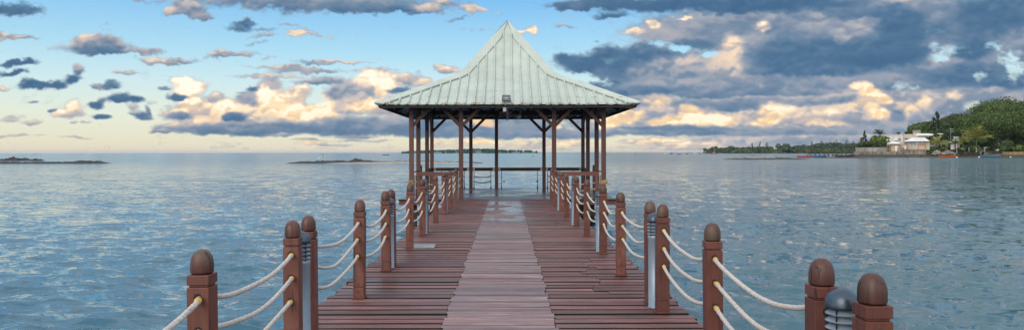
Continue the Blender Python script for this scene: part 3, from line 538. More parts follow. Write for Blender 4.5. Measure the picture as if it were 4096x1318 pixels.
# roof
prof = [(4.53, 3.30), (4.0, 3.545), (3.2, 3.925), (2.4, 4.30), (2.02, 4.475), (1.78, 4.64), (1.6, 4.87), (1.2, 5.38), (.6, 6.15), (.0, 6.92)]
def zroof(d):
    for (d0, z0), (d1, z1) in zip(prof, prof[1:]):
        if d1 <= d <= d0: return z0+(z1-z0)*(d0-d)/(d0-d1)
    return prof[-1][1]
rot = lambda p, k: (p[0]*math.cos(k)-p[1]*math.sin(k), p[0]*math.sin(k)+p[1]*math.cos(k), p[2])
for k in range(4):
    a = k*PI/2; s = MB(); und = MB()
    for (d0, z0), (d1, z1) in zip(prof, prof[1:]):
        for off, mb in ((0, s), (-.03, und)):
            q = [rot((x, -d, z+off), a) for x, d, z in ((-d0, d0, z0), (d0, d0, z0), (max(d1,.0005), d1, z1), (-max(d1,.0005), d1, z1))]
            mb.add(q, [(0,1,2,3) if off == 0 else (3,2,1,0)])
    for i in range(-14, 14):
        u = (i+.5)*.327
        if abs(u) > 4.4: continue
        ds = [4.56]+[d for d, z in prof[1:] if d > abs(u)+.03]+[abs(u)+.02]
        pts = [(d, zroof(min(d, 4.53))) for d in ds]; vs = []
        for d, z in pts:
            for dx, dz in ((-.036, .001), (-.02, .056), (.02, .056), (.036, .001)): vs.append(rot((u+dx, -d-dz*.35, z+dz), a))
        n = len(pts); fs = [(j*4+e, j*4+e+1, j*4+e+5, j*4+e+4) for j in range(n-1) for e in range(3)]+[(3,2,1,0)]
        s.add(vs, fs)
        for d, z in pts[1:-1]:      # fixing screws
            c = rot((u, -d-.014, z+.057), a); s.box(c[0]-.016, c[0]+.016, c[1]-.016, c[1]+.016, c[2]-.01, c[2]+.018, 1)
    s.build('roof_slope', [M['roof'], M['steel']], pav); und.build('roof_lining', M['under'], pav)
    # hip cap on the corner between this slope and the next
    s = MB(); wd = .34
    for (d0, z0), (d1, z1) in zip([(4.585, 3.275)]+prof[1:], prof[1:]):
        for sgn in (0, 1):
            q = []
            for d, z in ((d0, z0), (d1, z1)):
                w2 = min(wd, d); zz = z+.11
                edge = (d-w2, -d, z+.075) if sgn == 0 else (d, -(d-w2), z+.075)
                q.append(((d+.004, -d-.004, zz), edge))
            (r0, e0), (r1, e1) = q; quad = [rot(p, a) for p in ((r0, e0, e1, r1) if sgn == 0 else (e0, r0, r1, e1))]
            lo = [(p[0], p[1], p[2]-.045) for p in quad]
            s.add([*quad, *lo], [(3,2,1,0), (4,5,6,7), (0,1,5,4), (1,2,6,5), (2,3,7,6), (3,0,4,7)])
    s.build('hip_cap', M['roof'], pav)
    MB().add([rot(p, a) for p in ((-4.46,-4.46,3.19),(4.46,-4.46,3.19),(4.46,-4.41,3.19),(-4.46,-4.41,3.19),(-4.46,-4.46,3.285),(4.46,-4.46,3.285),(4.46,-4.41,3.285),(-4.46,-4.41,3.285))], [(0,3,2,1),(4,5,6,7),(0,1,5,4),(1,2,6,5),(2,3,7,6),(3,0,4,7)]).build('fascia', M['darkwood'], pav)
    MB().beam(rot((4.3, -4.3, 3.23), a), rot((1.9, -1.9, 4.36), a), .07, .2).build('hip_rafter', M['under'], pav)
    MB().beam(rot((4.05, -3.1, 3.38), a), rot((1.9, -1.75, 4.32), a), .06, .2).build('rafter', M['under'], pav)
    MB().beam(rot((3.1, -4.05, 3.38), a), rot((1.75, -1.9, 4.32), a), .06, .2).build('rafter', M['under'], pav)
    for x in (-1.67, 1.67): MB().beam(rot((x, -4.3, 3.28), a), rot((x, -2.0, 4.36), a), .06, .14).build('rafter', M['darkwood'], pav)
    s = MB()
    for d in (3.9, 3.0, 2.1): z = zroof(d)-.06; s.beam(rot((-d+.1, -d, z), a), rot((d-.1, -d, z), a), .05, .05)
    s.build('purlins', M['darkwood'], pav)
# rails
def rail(x0, x1, y, m='rail'):
    r_ = MB().box(x0, x1, y-.035, y+.035, .80, .95).build('rail', M[m], pav, bevel=.005)
    for x in (x0+.05, x1-.05): MB().box(x-.045, x+.045, y-.04, y+.04, .815, .935).build('bracket', M['steel'], r_)
rail(-3.372, -1.748, -3.5); rail(1.748, 3.372, -3.5)
rail(-3.372, -1.748, 3.5, 'darkwood'); rail(-1.592, -.578, 3.5, 'darkwood'); rail(-.422, 1.592, 3.5, 'darkwood'); rail(1.748, 3.372, 3.5, 'darkwood')  # back rails take dark timber: their backlit shade is in the colour
for x in (-3.45, 3.45):
    for y0, y1 in ((-3.42, -1.58), (1.58, 3.42)): MB().box(x-.035, x+.035, y0, y1, .80, .95).build('rail', M['darkwood'], pav, bevel=.005)
for x in (-3.2, 3.2): MB().box(x-.045, x+.045, -3.545, -3.455, .003, .799).build('rail_support', M['rail'], pav, bevel=.004)
for x in (-3.0, -1.97, -1.53, -.76, -.27, 1.37, 1.83, 2.4, 3.0):
    s = MB(); s.tube([(x, 3.5, .003), (x, 3.5, .799)], .014, 8); s.lathe([(.04,.003),(.04,.02),(.026,.03),(.022,.1)], (x, 3.5, 0), 10); s.build('stanchion', M['black'], pav, True)
for sx_ in (-1, 1):
    for y in (-2.6, -2.2, 2.2, 2.6): MB().tube([(sx_*3.45, y, .003), (sx_*3.45, y, .799)], .014, 8).build('stanchion', M['black'], pav, True)
def gp(x, y, z): return (CX+x, CY+y, z)
for (a_, b_, nm) in ((-1.53, -.76, 'between the slim rods left of the middle back column'), (-3.0, -1.97, 'between the slim rods at the far left back'), (1.83, 2.4, 'between the slim rods right of the inner back column')):
    for h, z in (('upper', .56), ('lower', .32)): rope(gp(a_, 3.5, z), gp(b_, 3.5, z), .06, f'{h} dark rope {nm}', 'dark ropes under the back rail', 'darkwood', .02, False)
for x in (-.84, -.21, 1.3):
    s = MB(); s.tube([gp(x, 3.48, .34), gp(x+.06, 3.47, .3), gp(x+.1, 3.5, .33)], .022, 6); s.build('rope_stub', M['darkwood'], None, True)
    tag(bpy.context.scene.collection.objects[-1], f'short knotted dark rope end tied to a rod {"left of the middle back column" if x < -.5 else ("right of the middle back column" if x < 0 else "beside the right inner back column")}', 'rope end', 'knotted rope ends at the back rail')
for sx_, nm in ((-1, 'left'), (1, 'right')):
    for h, z in (('upper', .62), ('lower', .4)):
        rope(gp(sx_*3.37, -3.5, z), gp(sx_*1.75, -3.5, z-.05), .12, f'{h} old yellowish rope under the front {nm} rail of the pavilion', 'old ropes under the front rails', 'oldrope', .017, False)
    k_ = MB(); cx_, cy_ = CX+sx_*3.45, CY-3.6
    for q in range(3): k_.tube([(cx_+.115*math.cos(a), cy_+.1+.115*math.sin(a), .62-.05*q+.012*math.sin(3*a+q)) for a in np.linspace(0, 2*PI, 17)], .018, 7)
    for q in range(4): k_.tube([(cx_+sx_*random.uniform(-.05,.12), cy_-.02, .62), (cx_+sx_*random.uniform(0,.2), cy_-.06, .66-.06*q), (cx_+sx_*random.uniform(.05,.25), cy_-.03, .66-.05*q)], .014, 6)
    tag(k_.build('rope_coil', M['oldrope'], None, True), f'frayed yellowish rope coil knotted round the outer front {nm} column', 'rope', 'rope coils round the front columns')
# far rope-rail posts at the pavilion sides
for sx_, nm in ((-1, 'left'), (1, 'right')):
    for j, y in enumerate((30.0, 30.42)):
        place(protoP, True, (CX+sx_*3.68, y, .003), 0, f'brown domed post at the {nm} edge of the pavilion floor, {"nearer" if j == 0 else "farther"} of two')
# fittings
fl = empty('floodlight', (-.02, 24.72, 3.36), 'square black floodlight fixed on the front roof edge of the pavilion', 'floodlight', 'pavilion floodlights')
MB().box(-.14, .14, -.03, .05, .03, .26).build('housing', M['black'], fl, bevel=.008)
MB().box(-.12, .12, -.036, -.0305, .07, .24).build('glass', M['lens'], fl); MB().box(-.05, .05, -.04, -.0365, .15, .165).build('bulb', M['lens2'], fl)
s = MB()
for x in np.linspace(-.12, .12, 9): s.box(x-.005, x+.005, -.028, .045, -.001, .0295)
s.box(-.15, -.141, -.01, .02, -.04, .15); s.box(.141, .15, -.01, .02, -.04, .15); s.build('bracket', M['black'], fl)
jb_ = MB().box(-.055, .055, -.03, .03, 0, .14).build('junction_box', M['steel'], None, bevel=.006, loc=(-.08, 24.77, 3.05)); tag(jb_, 'small pale grey box hanging below the roof edge under the floodlight', 'junction box')
br = empty('hanging_bracket', (.02, 31, 0), 'short grey plate hanging below the beam behind the red sign', 'bracket'); MB().box(-.045, .045, -.01, .01, 3.04, 3.9).build('plate', M['steel'], br, bevel=.003)
fl2 = empty('floodlight', (.5, 31.6, 3.12), 'small grey tilted floodlight hanging in the pavilion right of the sign', 'floodlight', 'pavilion floodlights'); fl2.rotation_euler = (.2, .25, .5)
MB().box(-.09, .09, -.04, .04, -.02, .17).build('housing', M['steel'], fl2, bevel=.006); MB().box(-.075, .075, -.046, -.0405, 0, .15).build('glass', M['lens2'], fl2); MB().box(-.012, .012, -.012, .012, .1705, .75).build('bracket', M['steel'], fl2)
sg = empty('warning_sign', (-.07, CY+3.425, 3.44), 'small dark red sign with two lines of white lettering on the beam', 'sign')
MB().box(-.26, .26, -.012, .0, -.075, .075).build('board', M['sign'], sg, bevel=.002)
for txt, z in (('NO FISHING INSIDE PIER', .012), ('AND ALONG A BOAT', -.055)):
    cu = bpy.data.curves.new('lettering', 'FONT'); cu.body = txt; cu.size = .058; cu.align_x = 'CENTER'; cu.extrude = .001
    tmp = bpy.data.objects.new('tmp', cu); me = bpy.data.meshes.new_from_object(tmp); bpy.data.objects.remove(tmp)
    me.materials.append(M['white']); o = bpy.data.objects.new('lettering', me); COL.objects.link(o); o.parent = sg; o.location = (0, -.0145, z); o.rotation_euler = (PI/2, 0, 0); o.scale = (.92 if z > 0 else 1, 1, 1)
#FAR#
# ------------------------------------------------------------------ far things: materials
def leaf_mat(name, dark, light, alt=None):
    m, t, b = material(name); g = t.new('ShaderNodeNewGeometry'); rnd = g.outputs['Random Per Island']
    n = t.noise(g.outputs['Position'], .22, 4, .6)
    f = t.math('MULTIPLY_ADD', n, .75, t.math('MULTIPLY_ADD', rnd, .6, -.17))
    c = t.ramp(f, [(.2, dark), (.75, light)])
    if alt: c = t.mix(t.math('GREATER_THAN', rnd, .9), c, alt)
    setb(t, b, col=c, rough=.6, spec=.3); return m
M['leaf'] = leaf_mat('banyan_leaf', (.018,.042,.012,1), (.10,.155,.036,1), (.14,.2,.06,1))
M['leafdark'] = leaf_mat('dark_leaf', (.016,.032,.012,1), (.06,.095,.03,1))
M['leafpale'] = leaf_mat('pale_leaf', (.04,.08,.02,1), (.15,.22,.05,1))
M['needle'] = leaf_mat('casuarina_needle', (.018,.035,.018,1), (.055,.085,.04,1))
M['palm'] = leaf_mat('palm_leaf', (.07,.10,.022,1), (.26,.30,.07,1), (.45,.30,.05,1))
M['spit'] = leaf_mat('far_leaf', (.035,.065,.042,1), (.075,.115,.065,1))
M['brush'] = leaf_mat('far_brush', (.06,.10,.04,1), (.15,.20,.08,1))
M['island'] = leaf_mat('hazy_island_leaf', (.045,.11,.10,1), (.06,.13,.11,1))  # blue cast in the green stands in for distance haze
M['bark'] = plain('bark', (.10,.08,.065), .9, 0, .4, 1.5)
def rock_mat(name, a, b_, c3=None):
    m, t, b = material(name); pos = t.new('ShaderNodeNewGeometry').outputs['Position']; n = t.noise(pos, .9, 8, .7); n2 = t.noise(pos, .12, 4)
    c = t.ramp(n, [(.35, a), (.65, b_)])
    if c3: c = t.mix(t.sm(n2, .45, .6), c, c3)
    setb(t, b, col=c, rough=.85, nor=bump(t, n, .8, .3)); return m
M['rock'] = rock_mat('lava_rock', (.012,.012,.013,1), (.05,.047,.044,1)); M['reef'] = rock_mat('reef_rock', (.018,.017,.016,1), (.075,.068,.055,1), (.03,.03,.028,1))
M['sand'] = rock_mat('sand', (.26,.22,.18,1), (.42,.36,.29,1)); M['rubble'] = rock_mat('rubble', (.14,.12,.10,1), (.5,.46,.4,1))
M['ground'] = rock_mat('shore_ground', (.10,.08,.055,1), (.2,.16,.11,1))
def wall_mat(name, c0, stain, amt=.6):
    m, t, b = material(name); pos = t.new('ShaderNodeNewGeometry').outputs['Position']
    n = t.noise(t.mapping(pos, (1.1, 1.1, .25)), 1, 6, .65); n2 = t.noise(pos, 2.4, 5, .6); big = t.noise(pos, .22, 3)
    c = t.mix(t.math('MULTIPLY', t.sm(n, .42, .66), amt), c0, stain); c = t.mix(t.math('MULTIPLY', t.sm(n2, .5, .75), .4), c, tuple(x*.6 for x in c0[:3])+(1,))
    c = t.mix(t.math('MULTIPLY', t.sm(big, .4, .6), amt*.5), c, stain)
    setb(t, b, col=c, rough=.85); return m
M['concrete'] = wall_mat('old_concrete', (.34,.32,.30,1), (.10,.095,.085,1)); M['seawall'] = wall_mat('stained_seawall', (.30,.26,.21,1), (.085,.075,.06,1), .9)
M['wallwhite'] = wall_mat('white_render', (.60,.57,.53,1), (.4,.37,.34,1), .4); M['cream'] = wall_mat('cream_render', (.50,.43,.33,1), (.34,.28,.21,1), .5)
M['pink'] = wall_mat('pink_render', (.50,.22,.19,1), (.34,.16,.13,1), .4); M['yellowstone'] = wall_mat('yellow_stone', (.38,.28,.15,1), (.13,.10,.06,1), .8)
M['tin'] = plain('white_tin_roof', (.6,.61,.62), .45, 0, .08, .6); M['win'] = plain('dark_window', (.04,.055,.07), .12, 0, .3, .7); M['blueglass'] = plain('blue_window', (.10,.2,.26), .15, 0, .5, .8)
M['greyroof'] = plain('grey_roof', (.2,.2,.22), .7, 0, .1)
for n_, c_ in (('orange', (.5,.12,.02)), ('blue', (.06,.15,.34)), ('pinkb', (.42,.09,.14)), ('bluedark', (.04,.15,.32)), ('brownb', (.10,.065,.06)), ('whiteb', (.62,.62,.64)), ('redb', (.45,.08,.06)), ('greenb', (.25,.4,.12)), ('skin', (.16,.08,.05)), ('shirt', (.7,.7,.72)), ('shirtd', (.05,.05,.08)), ('tank', (.35,.5,.65))): M[n_] = plain(n_, c_, .5, 0, .12, 2)

# ------------------------------------------------------------------ vegetation
def leafcloud(name, lobes, n, size, mat, parent=None, seed=0, shell=.55, flat=.35, droop=0):
    g = np.random.default_rng(seed); L = np.array(lobes, float); wt = (L[:, 3]*L[:, 5]+L[:, 3]*L[:, 4]); wt = wt/wt.sum()
    k = g.choice(len(L), n, p=wt); d = g.normal(size=(n, 3)); d /= np.linalg.norm(d, axis=1, keepdims=True)
    rad = (shell+(1-shell)*g.random(n)**.6)*(1+.12*g.normal(size=n))
    c = L[k, :3]+d*L[k, 3:6]*rad[:, None]
    nrm = d+g.normal(size=(n, 3))*flat; nrm /= np.linalg.norm(nrm, axis=1, keepdims=True)
    a = np.cross(nrm, g.normal(size=(n, 3))); a /= np.linalg.norm(a, axis=1, keepdims=True); b = np.cross(nrm, a)
    s1 = size*(.5+g.random(n))[:, None]; s2 = s1*(.45+.4*g.random(n)[:, None]); bend = nrm*s1*.3
    V = np.stack([c-a*s1-bend, c-b*s2, c+a*s1-bend, c+b*s2], 1); V[:, :, 2] -= droop*np.abs(g.normal(size=(n, 1)))
    return npmesh(name, V.reshape(-1, 3), np.arange(4*n).reshape(-1, 4), mat, parent)
def lobes_on(c, r, n, lr, seed, zmin=-.3):
    g = np.random.default_rng(seed); out = []
    while len(out) < n:
        d = g.normal(size=3); d /= np.linalg.norm(d)
        if d[2] < zmin or d[1] > .45: continue
        q = .62+.4*g.random(); s = lr*(.6+.8*g.random()); out.append((c[0]+d[0]*r[0]*q, c[1]+d[1]*r[1]*q, c[2]+d[2]*r[2]*q, s*1.25, s*1.1, s*.8))
    return out
def trunk(pts, rad, parent, name='trunk', mat='bark'): return MB().tube(pts, rad, 8).build(name, M[mat], parent, True)
S_ = 345/F
GZ = .9          # ground level on the shore, metres above z of the deck's zero: shore soil
def broad(label, pxc, top, base, pxw, Z, mat='leaf', nl=26, nf=5000, seed=1, trunks=1, size=.75, cat='tree', cz=.5, name='broadleaf_tree', lr=None, zmin=-.55):
    x, y, zb = P(pxc, base, Z); zt = P(pxc, top, Z)[2]; h = zt-zb; rw = pxw/2/F*Z
    root = empty(name, (x, y, zb), label, cat)
    rz = h*(1-cz)*.98; c = (0, 0, h-rz*.98); r = (rw*.92, rw*.75, rz*.9)
    lb = lobes_on(c, r, nl, lr or min(rw, rz)*.33, seed, zmin)
    leafcloud('crown', lb, nf, size, M[mat], root, seed, .72, .28)
    g = random.Random(seed)
    for q in range(trunks):
        ox = (q-(trunks-1)/2)*rw*1.1/max(trunks, 1)
        trunk([(ox, 0, -.5), (ox+g.uniform(-.5, .5), .3, h*.25), (ox*1.2+g.uniform(-1, 1), .5, h*.55)], [max(.25, h*.035), h*.028, h*.016], root)
        for b_ in range(2): trunk([(ox, .2, h*.25), (ox+g.uniform(-.45, .45)*rw, g.uniform(-1, 1), h*.6), (ox+g.uniform(-.7, .7)*rw, 0, h*.8)], [h*.02, h*.013, h*.006], root, 'limb')
    return root
def palm(label, pxc, crown, base, pxw, Z, seed=1, nfr=22, up=.5, mat='palm'):
    g = random.Random(seed); x, y, zb = P(pxc, base, Z); zc = P(pxc, crown, Z)[2]-zb; L = pxw/2/F*Z*1.5
    root = empty('palm_tree', (x, y, zb), label, 'palm tree'); lean = g.uniform(-.5, .5)
    trunk([(-lean, 0, -.5), (-lean*.3, 0, zc*.5), (0, 0, zc)], [.26, .19, .15], root)
    for q in range(nfr):
        az = 2*PI*q/nfr+g.uniform(-.2, .2); el0 = up+g.uniform(-.75, .6); ln = L*g.uniform(.75, 1.1); V = []; Fc = []; p = Vector((0, 0, zc)); n = 11; el_ = el0; sp = []
        for k in range(n):
            d = Vector((math.cos(az)*math.cos(el_), math.sin(az)*math.cos(el_), math.sin(el_))); sp.append((p.copy(), d)); p += d*ln/n; el_ -= (1.35+g.uniform(-.25,.3))/n*(.35+1.1*k/n)
        side_ = Vector((-math.sin(az), math.cos(az), 0)); wmax = ln*.21
        for k, (c, d) in enumerate(sp):
            if k == 0: continue
            for sg_ in (-1, 1):
                for h_ in (0, .5):
                    c2 = c+d*(ln/n*h_); w_ = wmax*math.sin(min(1, (k+h_)/n*1.05)*PI*.9+.25)*g.uniform(.8, 1.1)
                    e = c2+side_*sg_*w_*.8+d*w_*.7+Vector((0, 0, -w_*.45)); b_ = d*.16
                    i = len(V); V += [c2-b_*.5, c2+b_*.5+Vector((0,0,.03)), e]; Fc.append((i, i+1, i+2))
        mb = MB(); mb.add(V, Fc); mb.tube([s[0] for s in sp], [.06]*len(sp), 4); mb.build('frond', M[mat], root)
    return root
def casuarina(label, pxc, top, base, pxw, Z, seed=1, n=900):
    g = np.random.default_rng(seed); x, y, zb = P(pxc, base, Z); h = P(pxc, top, Z)[2]-zb; rw = pxw/2/F*Z
    root = empty('casuarina_tree', (x, y, zb), label, 'tree'); trunk([(0,0,-.5), (.2,0,h*.5), (0,0,h*.97)], [.3, .18, .04], root); V = []
    lb = []
    for q in range(26):
        f = .22+.78*(q/26); a = g.random()*6.28; r = rw*(1-f)**.6*(.5+.6*g.random())+.15; lb.append((r*math.cos(a)*.8, r*math.sin(a)*.8, f*h, rw*.28*(1.15-f*.7), rw*.28*(1.1-f*.6), h*.045))
    for q in range(12):
        l = lb[q*2]; MB().tube([(0, 0, l[2]-h*.05), (l[0], l[1], l[2])], [.09, .03], 5).build('limb', M['bark'], root)
    leafcloud('crown', lb, int(n*1.8), .26, M['needle'], root, seed, .1, 1.4); return root
def bush(name, label, pxc, top, base, pxw, Z, mat='leafdark', nf=900, seed=1, size=.5, nl=12, cat='bush', depth=3.):
    x, y, zb = P(pxc, base, Z); h = P(pxc, top, Z)[2]-zb; rw = pxw/2/F*Z; g = random.Random(seed); root = empty(name, (x, y, zb), label, cat)
    lb = [(g.uniform(-.85, .85)*rw, g.uniform(-1, .6)*depth*.5, h*g.uniform(.25, .72), min(rw*.45, h*.45), depth*.35, h*.28) for _ in range(nl)]
    leafcloud('foliage', lb, nf, size, M[mat], root, seed); trunk([(0, 0, -.3), (0, 0, h*.5)], [.15, .08], root, 'stem'); return root

# ------------------------------------------------------------------ rocks and islets
def islet(name, label, px0, px1, dy, profile, depth, mat='rock', seed=0, cat='rock', rough=.5, sand=None):
    Z = F*2.64/dy; n = max(60, int((px1-px0)/2.2)); nd = 16; u = np.linspace(0, 1, n); v = np.linspace(0, 1, nd)
    hpx = np.interp(px0+u*(px1-px0), [p[0] for p in profile], [p[1] for p in profile]); hm = hpx/F*Z
    U, Vv = np.meshgrid(u, v); X = (px0+U*(px1-px0)-2028)/F*Z; Y = Z+Vv*depth
    env = np.sin(np.clip(Vv, 0, 1)*PI)**.6; nz = fbm(X*.9+seed*13, Y*.9+5, 5, .6)
    nz2 = np.clip((nz-.32)*2.6, 0, 1.3); nz3 = np.abs(fbm(X*2.7+seed, Y*2.7, 3)-.5)*2; Hh = hm[None, :]*env*(.25+.85*nz2+.5*nz3); Hh = Hh*.62+.13*env*sstep(0, .06, U)*sstep(1, .94, U)-.12*(1-env)
    Y = Y+(fbm(X*.3+seed, Vv*2, 3)-.5)*depth*.4; V = np.stack([X-X.mean(), Y-Z, Hh], -1).reshape(-1, 3)
    if sand is None:
        o = npmesh(name, V, grid_faces(nd, n), M[mat]); o.location = (X.mean(), Z, WZ); return tag(o, label, cat)
    root = empty(name, (X.mean(), Z, WZ), label, cat); npmesh('rocks', V, grid_faces(nd, n), M[mat], root)
    us = np.linspace(0, 1, 80); U2, V2 = np.meshgrid(us, np.linspace(0, 1, 6)); Xs = (sand[0]+U2*(sand[1]-sand[0])-2028)/F*Z
    hs = np.sin(us*PI)**.5*sand[2]/F*Z; Zs = hs[None, :]*np.sin(V2*PI/2)**.7-.05+.1*fbm(Xs*.5, V2, 3); Ys = Z-2.5+V2*4+(.8*fbm(Xs*.15, V2*0, 2)[0][None, :])
    npmesh('sand_bank', np.stack([Xs-X.mean(), Ys-Z, Zs], -1).reshape(-1, 3), grid_faces(6, 80), M['sand'], root, True); return root
islet('rock_outcrop', 'dark jagged lava rocks in the sea at the far left edge, farther of two', -130, 118, 31, [(-130,10),(0,11),(15,20),(30,14),(45,17),(52,22),(60,9),(80,5),(97,3),(108,13),(116,3),(118,0)], 9, seed=1)
islet('rock_reef', 'long low dark reef at the left edge, nearer to the camera', -330, 400, 42, [(-330,5),(0,9),(180,7),(200,9),(260,9),(270,15),(300,12),(320,10),(345,13),(370,9),(395,3),(400,0)], 7, seed=2)
islet('rock_islet', 'long low rocky islet with a pale sand bank left of the pavilion', 1128, 1930, 43, [(1128,0),(1132,5),(1144,2),(1150,7),(1230,11),(1310,14),(1380,10),(1392,12),(1400,24),(1440,17),(1480,12),(1530,8),(1580,9),(1640,7),(1680,8),(1750,6),(1850,5),(1860,2),(1885,3),(1925,3),(1930,0)], 10, seed=3, sand=(1300,1900,6))
islet('rock_reef', 'flat dark reef in front of the moored boats on the right', 2912, 3262, 30, [(2912,0),(2930,3),(2960,6),(2985,5),(3003,9),(3030,3),(3080,6),(3120,9),(3160,9),(3200,6),(3262,0)], 10, 'reef', 5)
islet('rock_reef', 'thin line of low rocks between the wooden jetty and the seawall', 3266, 3470, 25, [(3266,0),(3290,3),(3330,4),(3400,4),(3470,3)], 6, 'reef', 6)
islet('shore_rock', 'low dark rock in the water before the seawall, left of two', 3528, 3590, 23.5, [(3528,0),(3545,5),(3560,7),(3575,3),(3590,0)], 6, 'rock', 7)
islet('shore_rock', 'low dark rock in the water before the seawall, right of two', 3600, 3628, 23.3, [(3600,0),(3610,5),(3618,4),(3628,0)], 5, 'rock', 8)

# ------------------------------------------------------------------ far island and wooded spit
def ridge(name, px0, px1, Z, prof_, depth, mat, seed, kind='structure'):
    n = 90; u = np.linspace(0, 1, n); hm = np.interp(px0+u*(px1-px0), [p[0] for p in prof_], [p[1] for p in prof_])/F*Z
    U, V2 = np.meshgrid(u, np.linspace(0, 1, 9)); X = (px0+U*(px1-px0)-2028)/F*Z; Y = Z+V2*depth; Hh = hm[None, :]*np.sin(V2*PI)**.5-.3
    o = npmesh(name, np.stack([X, Y, Hh+WZ], -1).reshape(-1, 3), grid_faces(9, n), M[mat], smooth=True); return tag(o, kind=kind)
def woods(name, px0, px1, Z, prof_, depth, mat, nf, size, seed, base=0.):
    g = np.random.default_rng(seed); lb = []
    for q in range(int((px1-px0)/5)):
        px = g.uniform(px0, px1); h = np.interp(px, [p[0] for p in prof_], [p[1] for p in prof_])/F*Z; y = Z+g.random()**1.5*depth; r = h*(.22+.2*g.random())
        lb.append(((px-2028)/F*Z, y, WZ+base+h-r*.9, r*1.5, r*1.2, r)); lb.append(((px-2028)/F*Z, y-r*.6, WZ+base+max(h*.35, r*.6), r*1.7, r, max(h*.32, r*.6)))
    o = leafcloud(name, lb, nf, size, M[mat], None, seed, .6, .5); return tag(o, kind='stuff')
ip = [(1590,0),(1600,4),(1640,9),(1700,11),(1760,13),(1850,15),(1900,18),(1960,17),(2020,12),(2080,12),(2140,10),(2158,5),(2165,0)]
ridge('island', 1590, 2166, 2300, [(a, b*.85) for a, b in ip], 300, 'island', 1); woods('island_woods', 1592, 2163, 2300, ip, 120, 'island', 40000, 2.4, 11)
SD = 5
sp_ = [(2843,0),(2850,14),(2865,20),(2880,12),(2905,14),(2930,22),(2950,18),(2990,22),(3030,20),(3060,24),(3100,22),(3130,28),(3150,24),(3190,22),(3230,27),(3270,32),(3300,38),(3340,40),(3400,40),(3430,36),(3480,34),(3560,34)]
ridge('spit_ground', 2835, 3620, 1498, [(a, 1.6) for a, b in sp_], 260, 'ground', 2); tag(bpy.data.objects['spit_ground'], kind='structure')
woods('spit_woods', 2848, 3600, 1500, [(a, b*.9+SD) for a, b in sp_], 90, 'spit', 42000, 1.7, 12); woods('spit_brush', 2900, 3600, 1480, [(a, min(17, b*.5+SD)) for a, b in sp_], 16, 'brush', 22000, 1.3, 13)
for i, (px, top, w_, lab) in enumerate([(3041,566,18,'tall thin tree with tufted crown rising highest from the middle of the spit'),(3008,571,10,'slim bare-topped tree on the spit left of the tallest one'),(3068,570,26,'flat-topped windswept tree on the spit right of the tallest one'),(3250,566,24,'feathery dark tree on the spit above the pink boat'),(3285,563,26,'feathery dark tree on the spit above the blue boat'),(3345,556,34,'tallest feathery tree on the spit above the jetty'),(3390,559,30,'feathery tree on the spit at the shore end of the jetty'),(3412,566,20,'feathery tree on the spit just left of the grey seawall')]):
    casuarina(lab, px, top, 611, w_*1.5, 1470, 40+i, 1400)
for i, (px, top, w_, lab) in enumerate([(2863,586,36,'round dark tree at the seaward tip of the spit'),(2930,583,40,'rounded tree near the tip of the spit behind the white boats'),(3127,575,70,'broad dome-shaped dark tree in the middle of the spit'),(3190,584,44,'low rounded tree on the spit right of the dome-shaped one')]):
    broad(lab, px, top, 612, w_, 1470, 'spit', 14, 1900, 60+i, 1, 1.6, cz=.15)
# ------------------------------------------------------------------ right shore
ZS = 345.
def zz(py, Z=ZS): return H+(609-py)/F*Z
def xx(px, Z=ZS): return (px-2028)/F*Z
# the land itself: water's edge beach then soil, one sheet
pxs = np.arange(3405, 5200, 12.); Vg = []
for j, (dY, h) in enumerate([(-14, -1.3), (-9, -.85), (-5, -.45), (-2, .0), (1, .35), (6, .6), (9, 1.8), (60, 1.9), (220, 2.2), (240, -1.4)]):
    for px in pxs:
        e = np.clip((px-3405)/60, 0, 1); hh = WZ+.2+(h+1.0)*e if j else WZ-.3
        if 0 < j < 9: hh += .25*(vnoise(np.array(px*.21), np.array(j*3.3))-.5)
        Vg.append((xx(px, ZS+dY)+(8*(vnoise(np.array(px*.03), np.array(j*1.))-.5) if j < 2 else 0), ZS+dY+4*(vnoise(np.array(px*.05), np.array(1.))-.5), float(hh)))
tag(npmesh('shore_ground', np.array(Vg), grid_faces(10, len(pxs)), M['reef']), kind='structure')
def bx_(px0, px1, py0, py1, Z, depth, name, mat, parent=None, bevel=0):
    o = MB().box(xx(px0, Z), xx(px1, Z), Z, Z+depth, zz(py1, Z), zz(py0, Z)).build(name, M[mat], parent, bevel=bevel); return o
def orient(root, pxc, Zp):
    th = math.atan(xx(pxc, Zp)/Zp); x0 = xx(pxc, Zp); ct = math.cos(th)
    def rec(o):
        for c in children(o):
            if c.type == 'MESH':
                for v_ in c.data.vertices: v_.co = ((v_.co.x-x0)*ct, v_.co.y-Zp, v_.co.z)
            rec(c)
    rec(root); root.location = (x0, Zp, 0); root.rotation_euler.z = -th
def house_root(name, label, cat): return empty(name, (0, 0, 0), label, cat)
def windowed(name, px0, px1, py0, py1, Z, parent, mat='win', nx=2, frame='white'):
    f = MB(); x0, x1, z0, z1 = xx(px0, Z), xx(px1, Z), zz(py1, Z), zz(py0, Z); t_ = .1
    f.box(x0, x1, Z-.10, Z-.003, z0, z0+t_); f.box(x0, x1, Z-.10, Z-.003, z1-t_, z1)
    for q in range(nx+1):
        x = x0+(x1-x0-t_)*q/nx; f.box(x, x+t_, Z-.097, Z-.004, z0+t_, z1-t_)
    fo = f.build(name, M[frame], parent); MB().box(x0+.05, x1-.05, Z-.05, Z-.006, z0+.05, z1-.05).build('pane', M[mat], fo)
wl = bx_(3418, 3614, 608, 620, ZS, 1.2, 'seawall', 'seawall'); tag(wl, 'low stained concrete seawall along the rocks below the kiosk', 'seawall')
s = MB(); s.box(xx(3613.5), xx(3701), ZS-.8, ZS+.8, zz(620), zz(601.5)); s.box(xx(3612.5), xx(3702), ZS-.95, ZS+.9, zz(601.5), zz(600.3))
wl = s.build('seawall', M['seawall']); tag(wl, 'taller weathered concrete seawall with capping in front of the white roofed house', 'seawall')
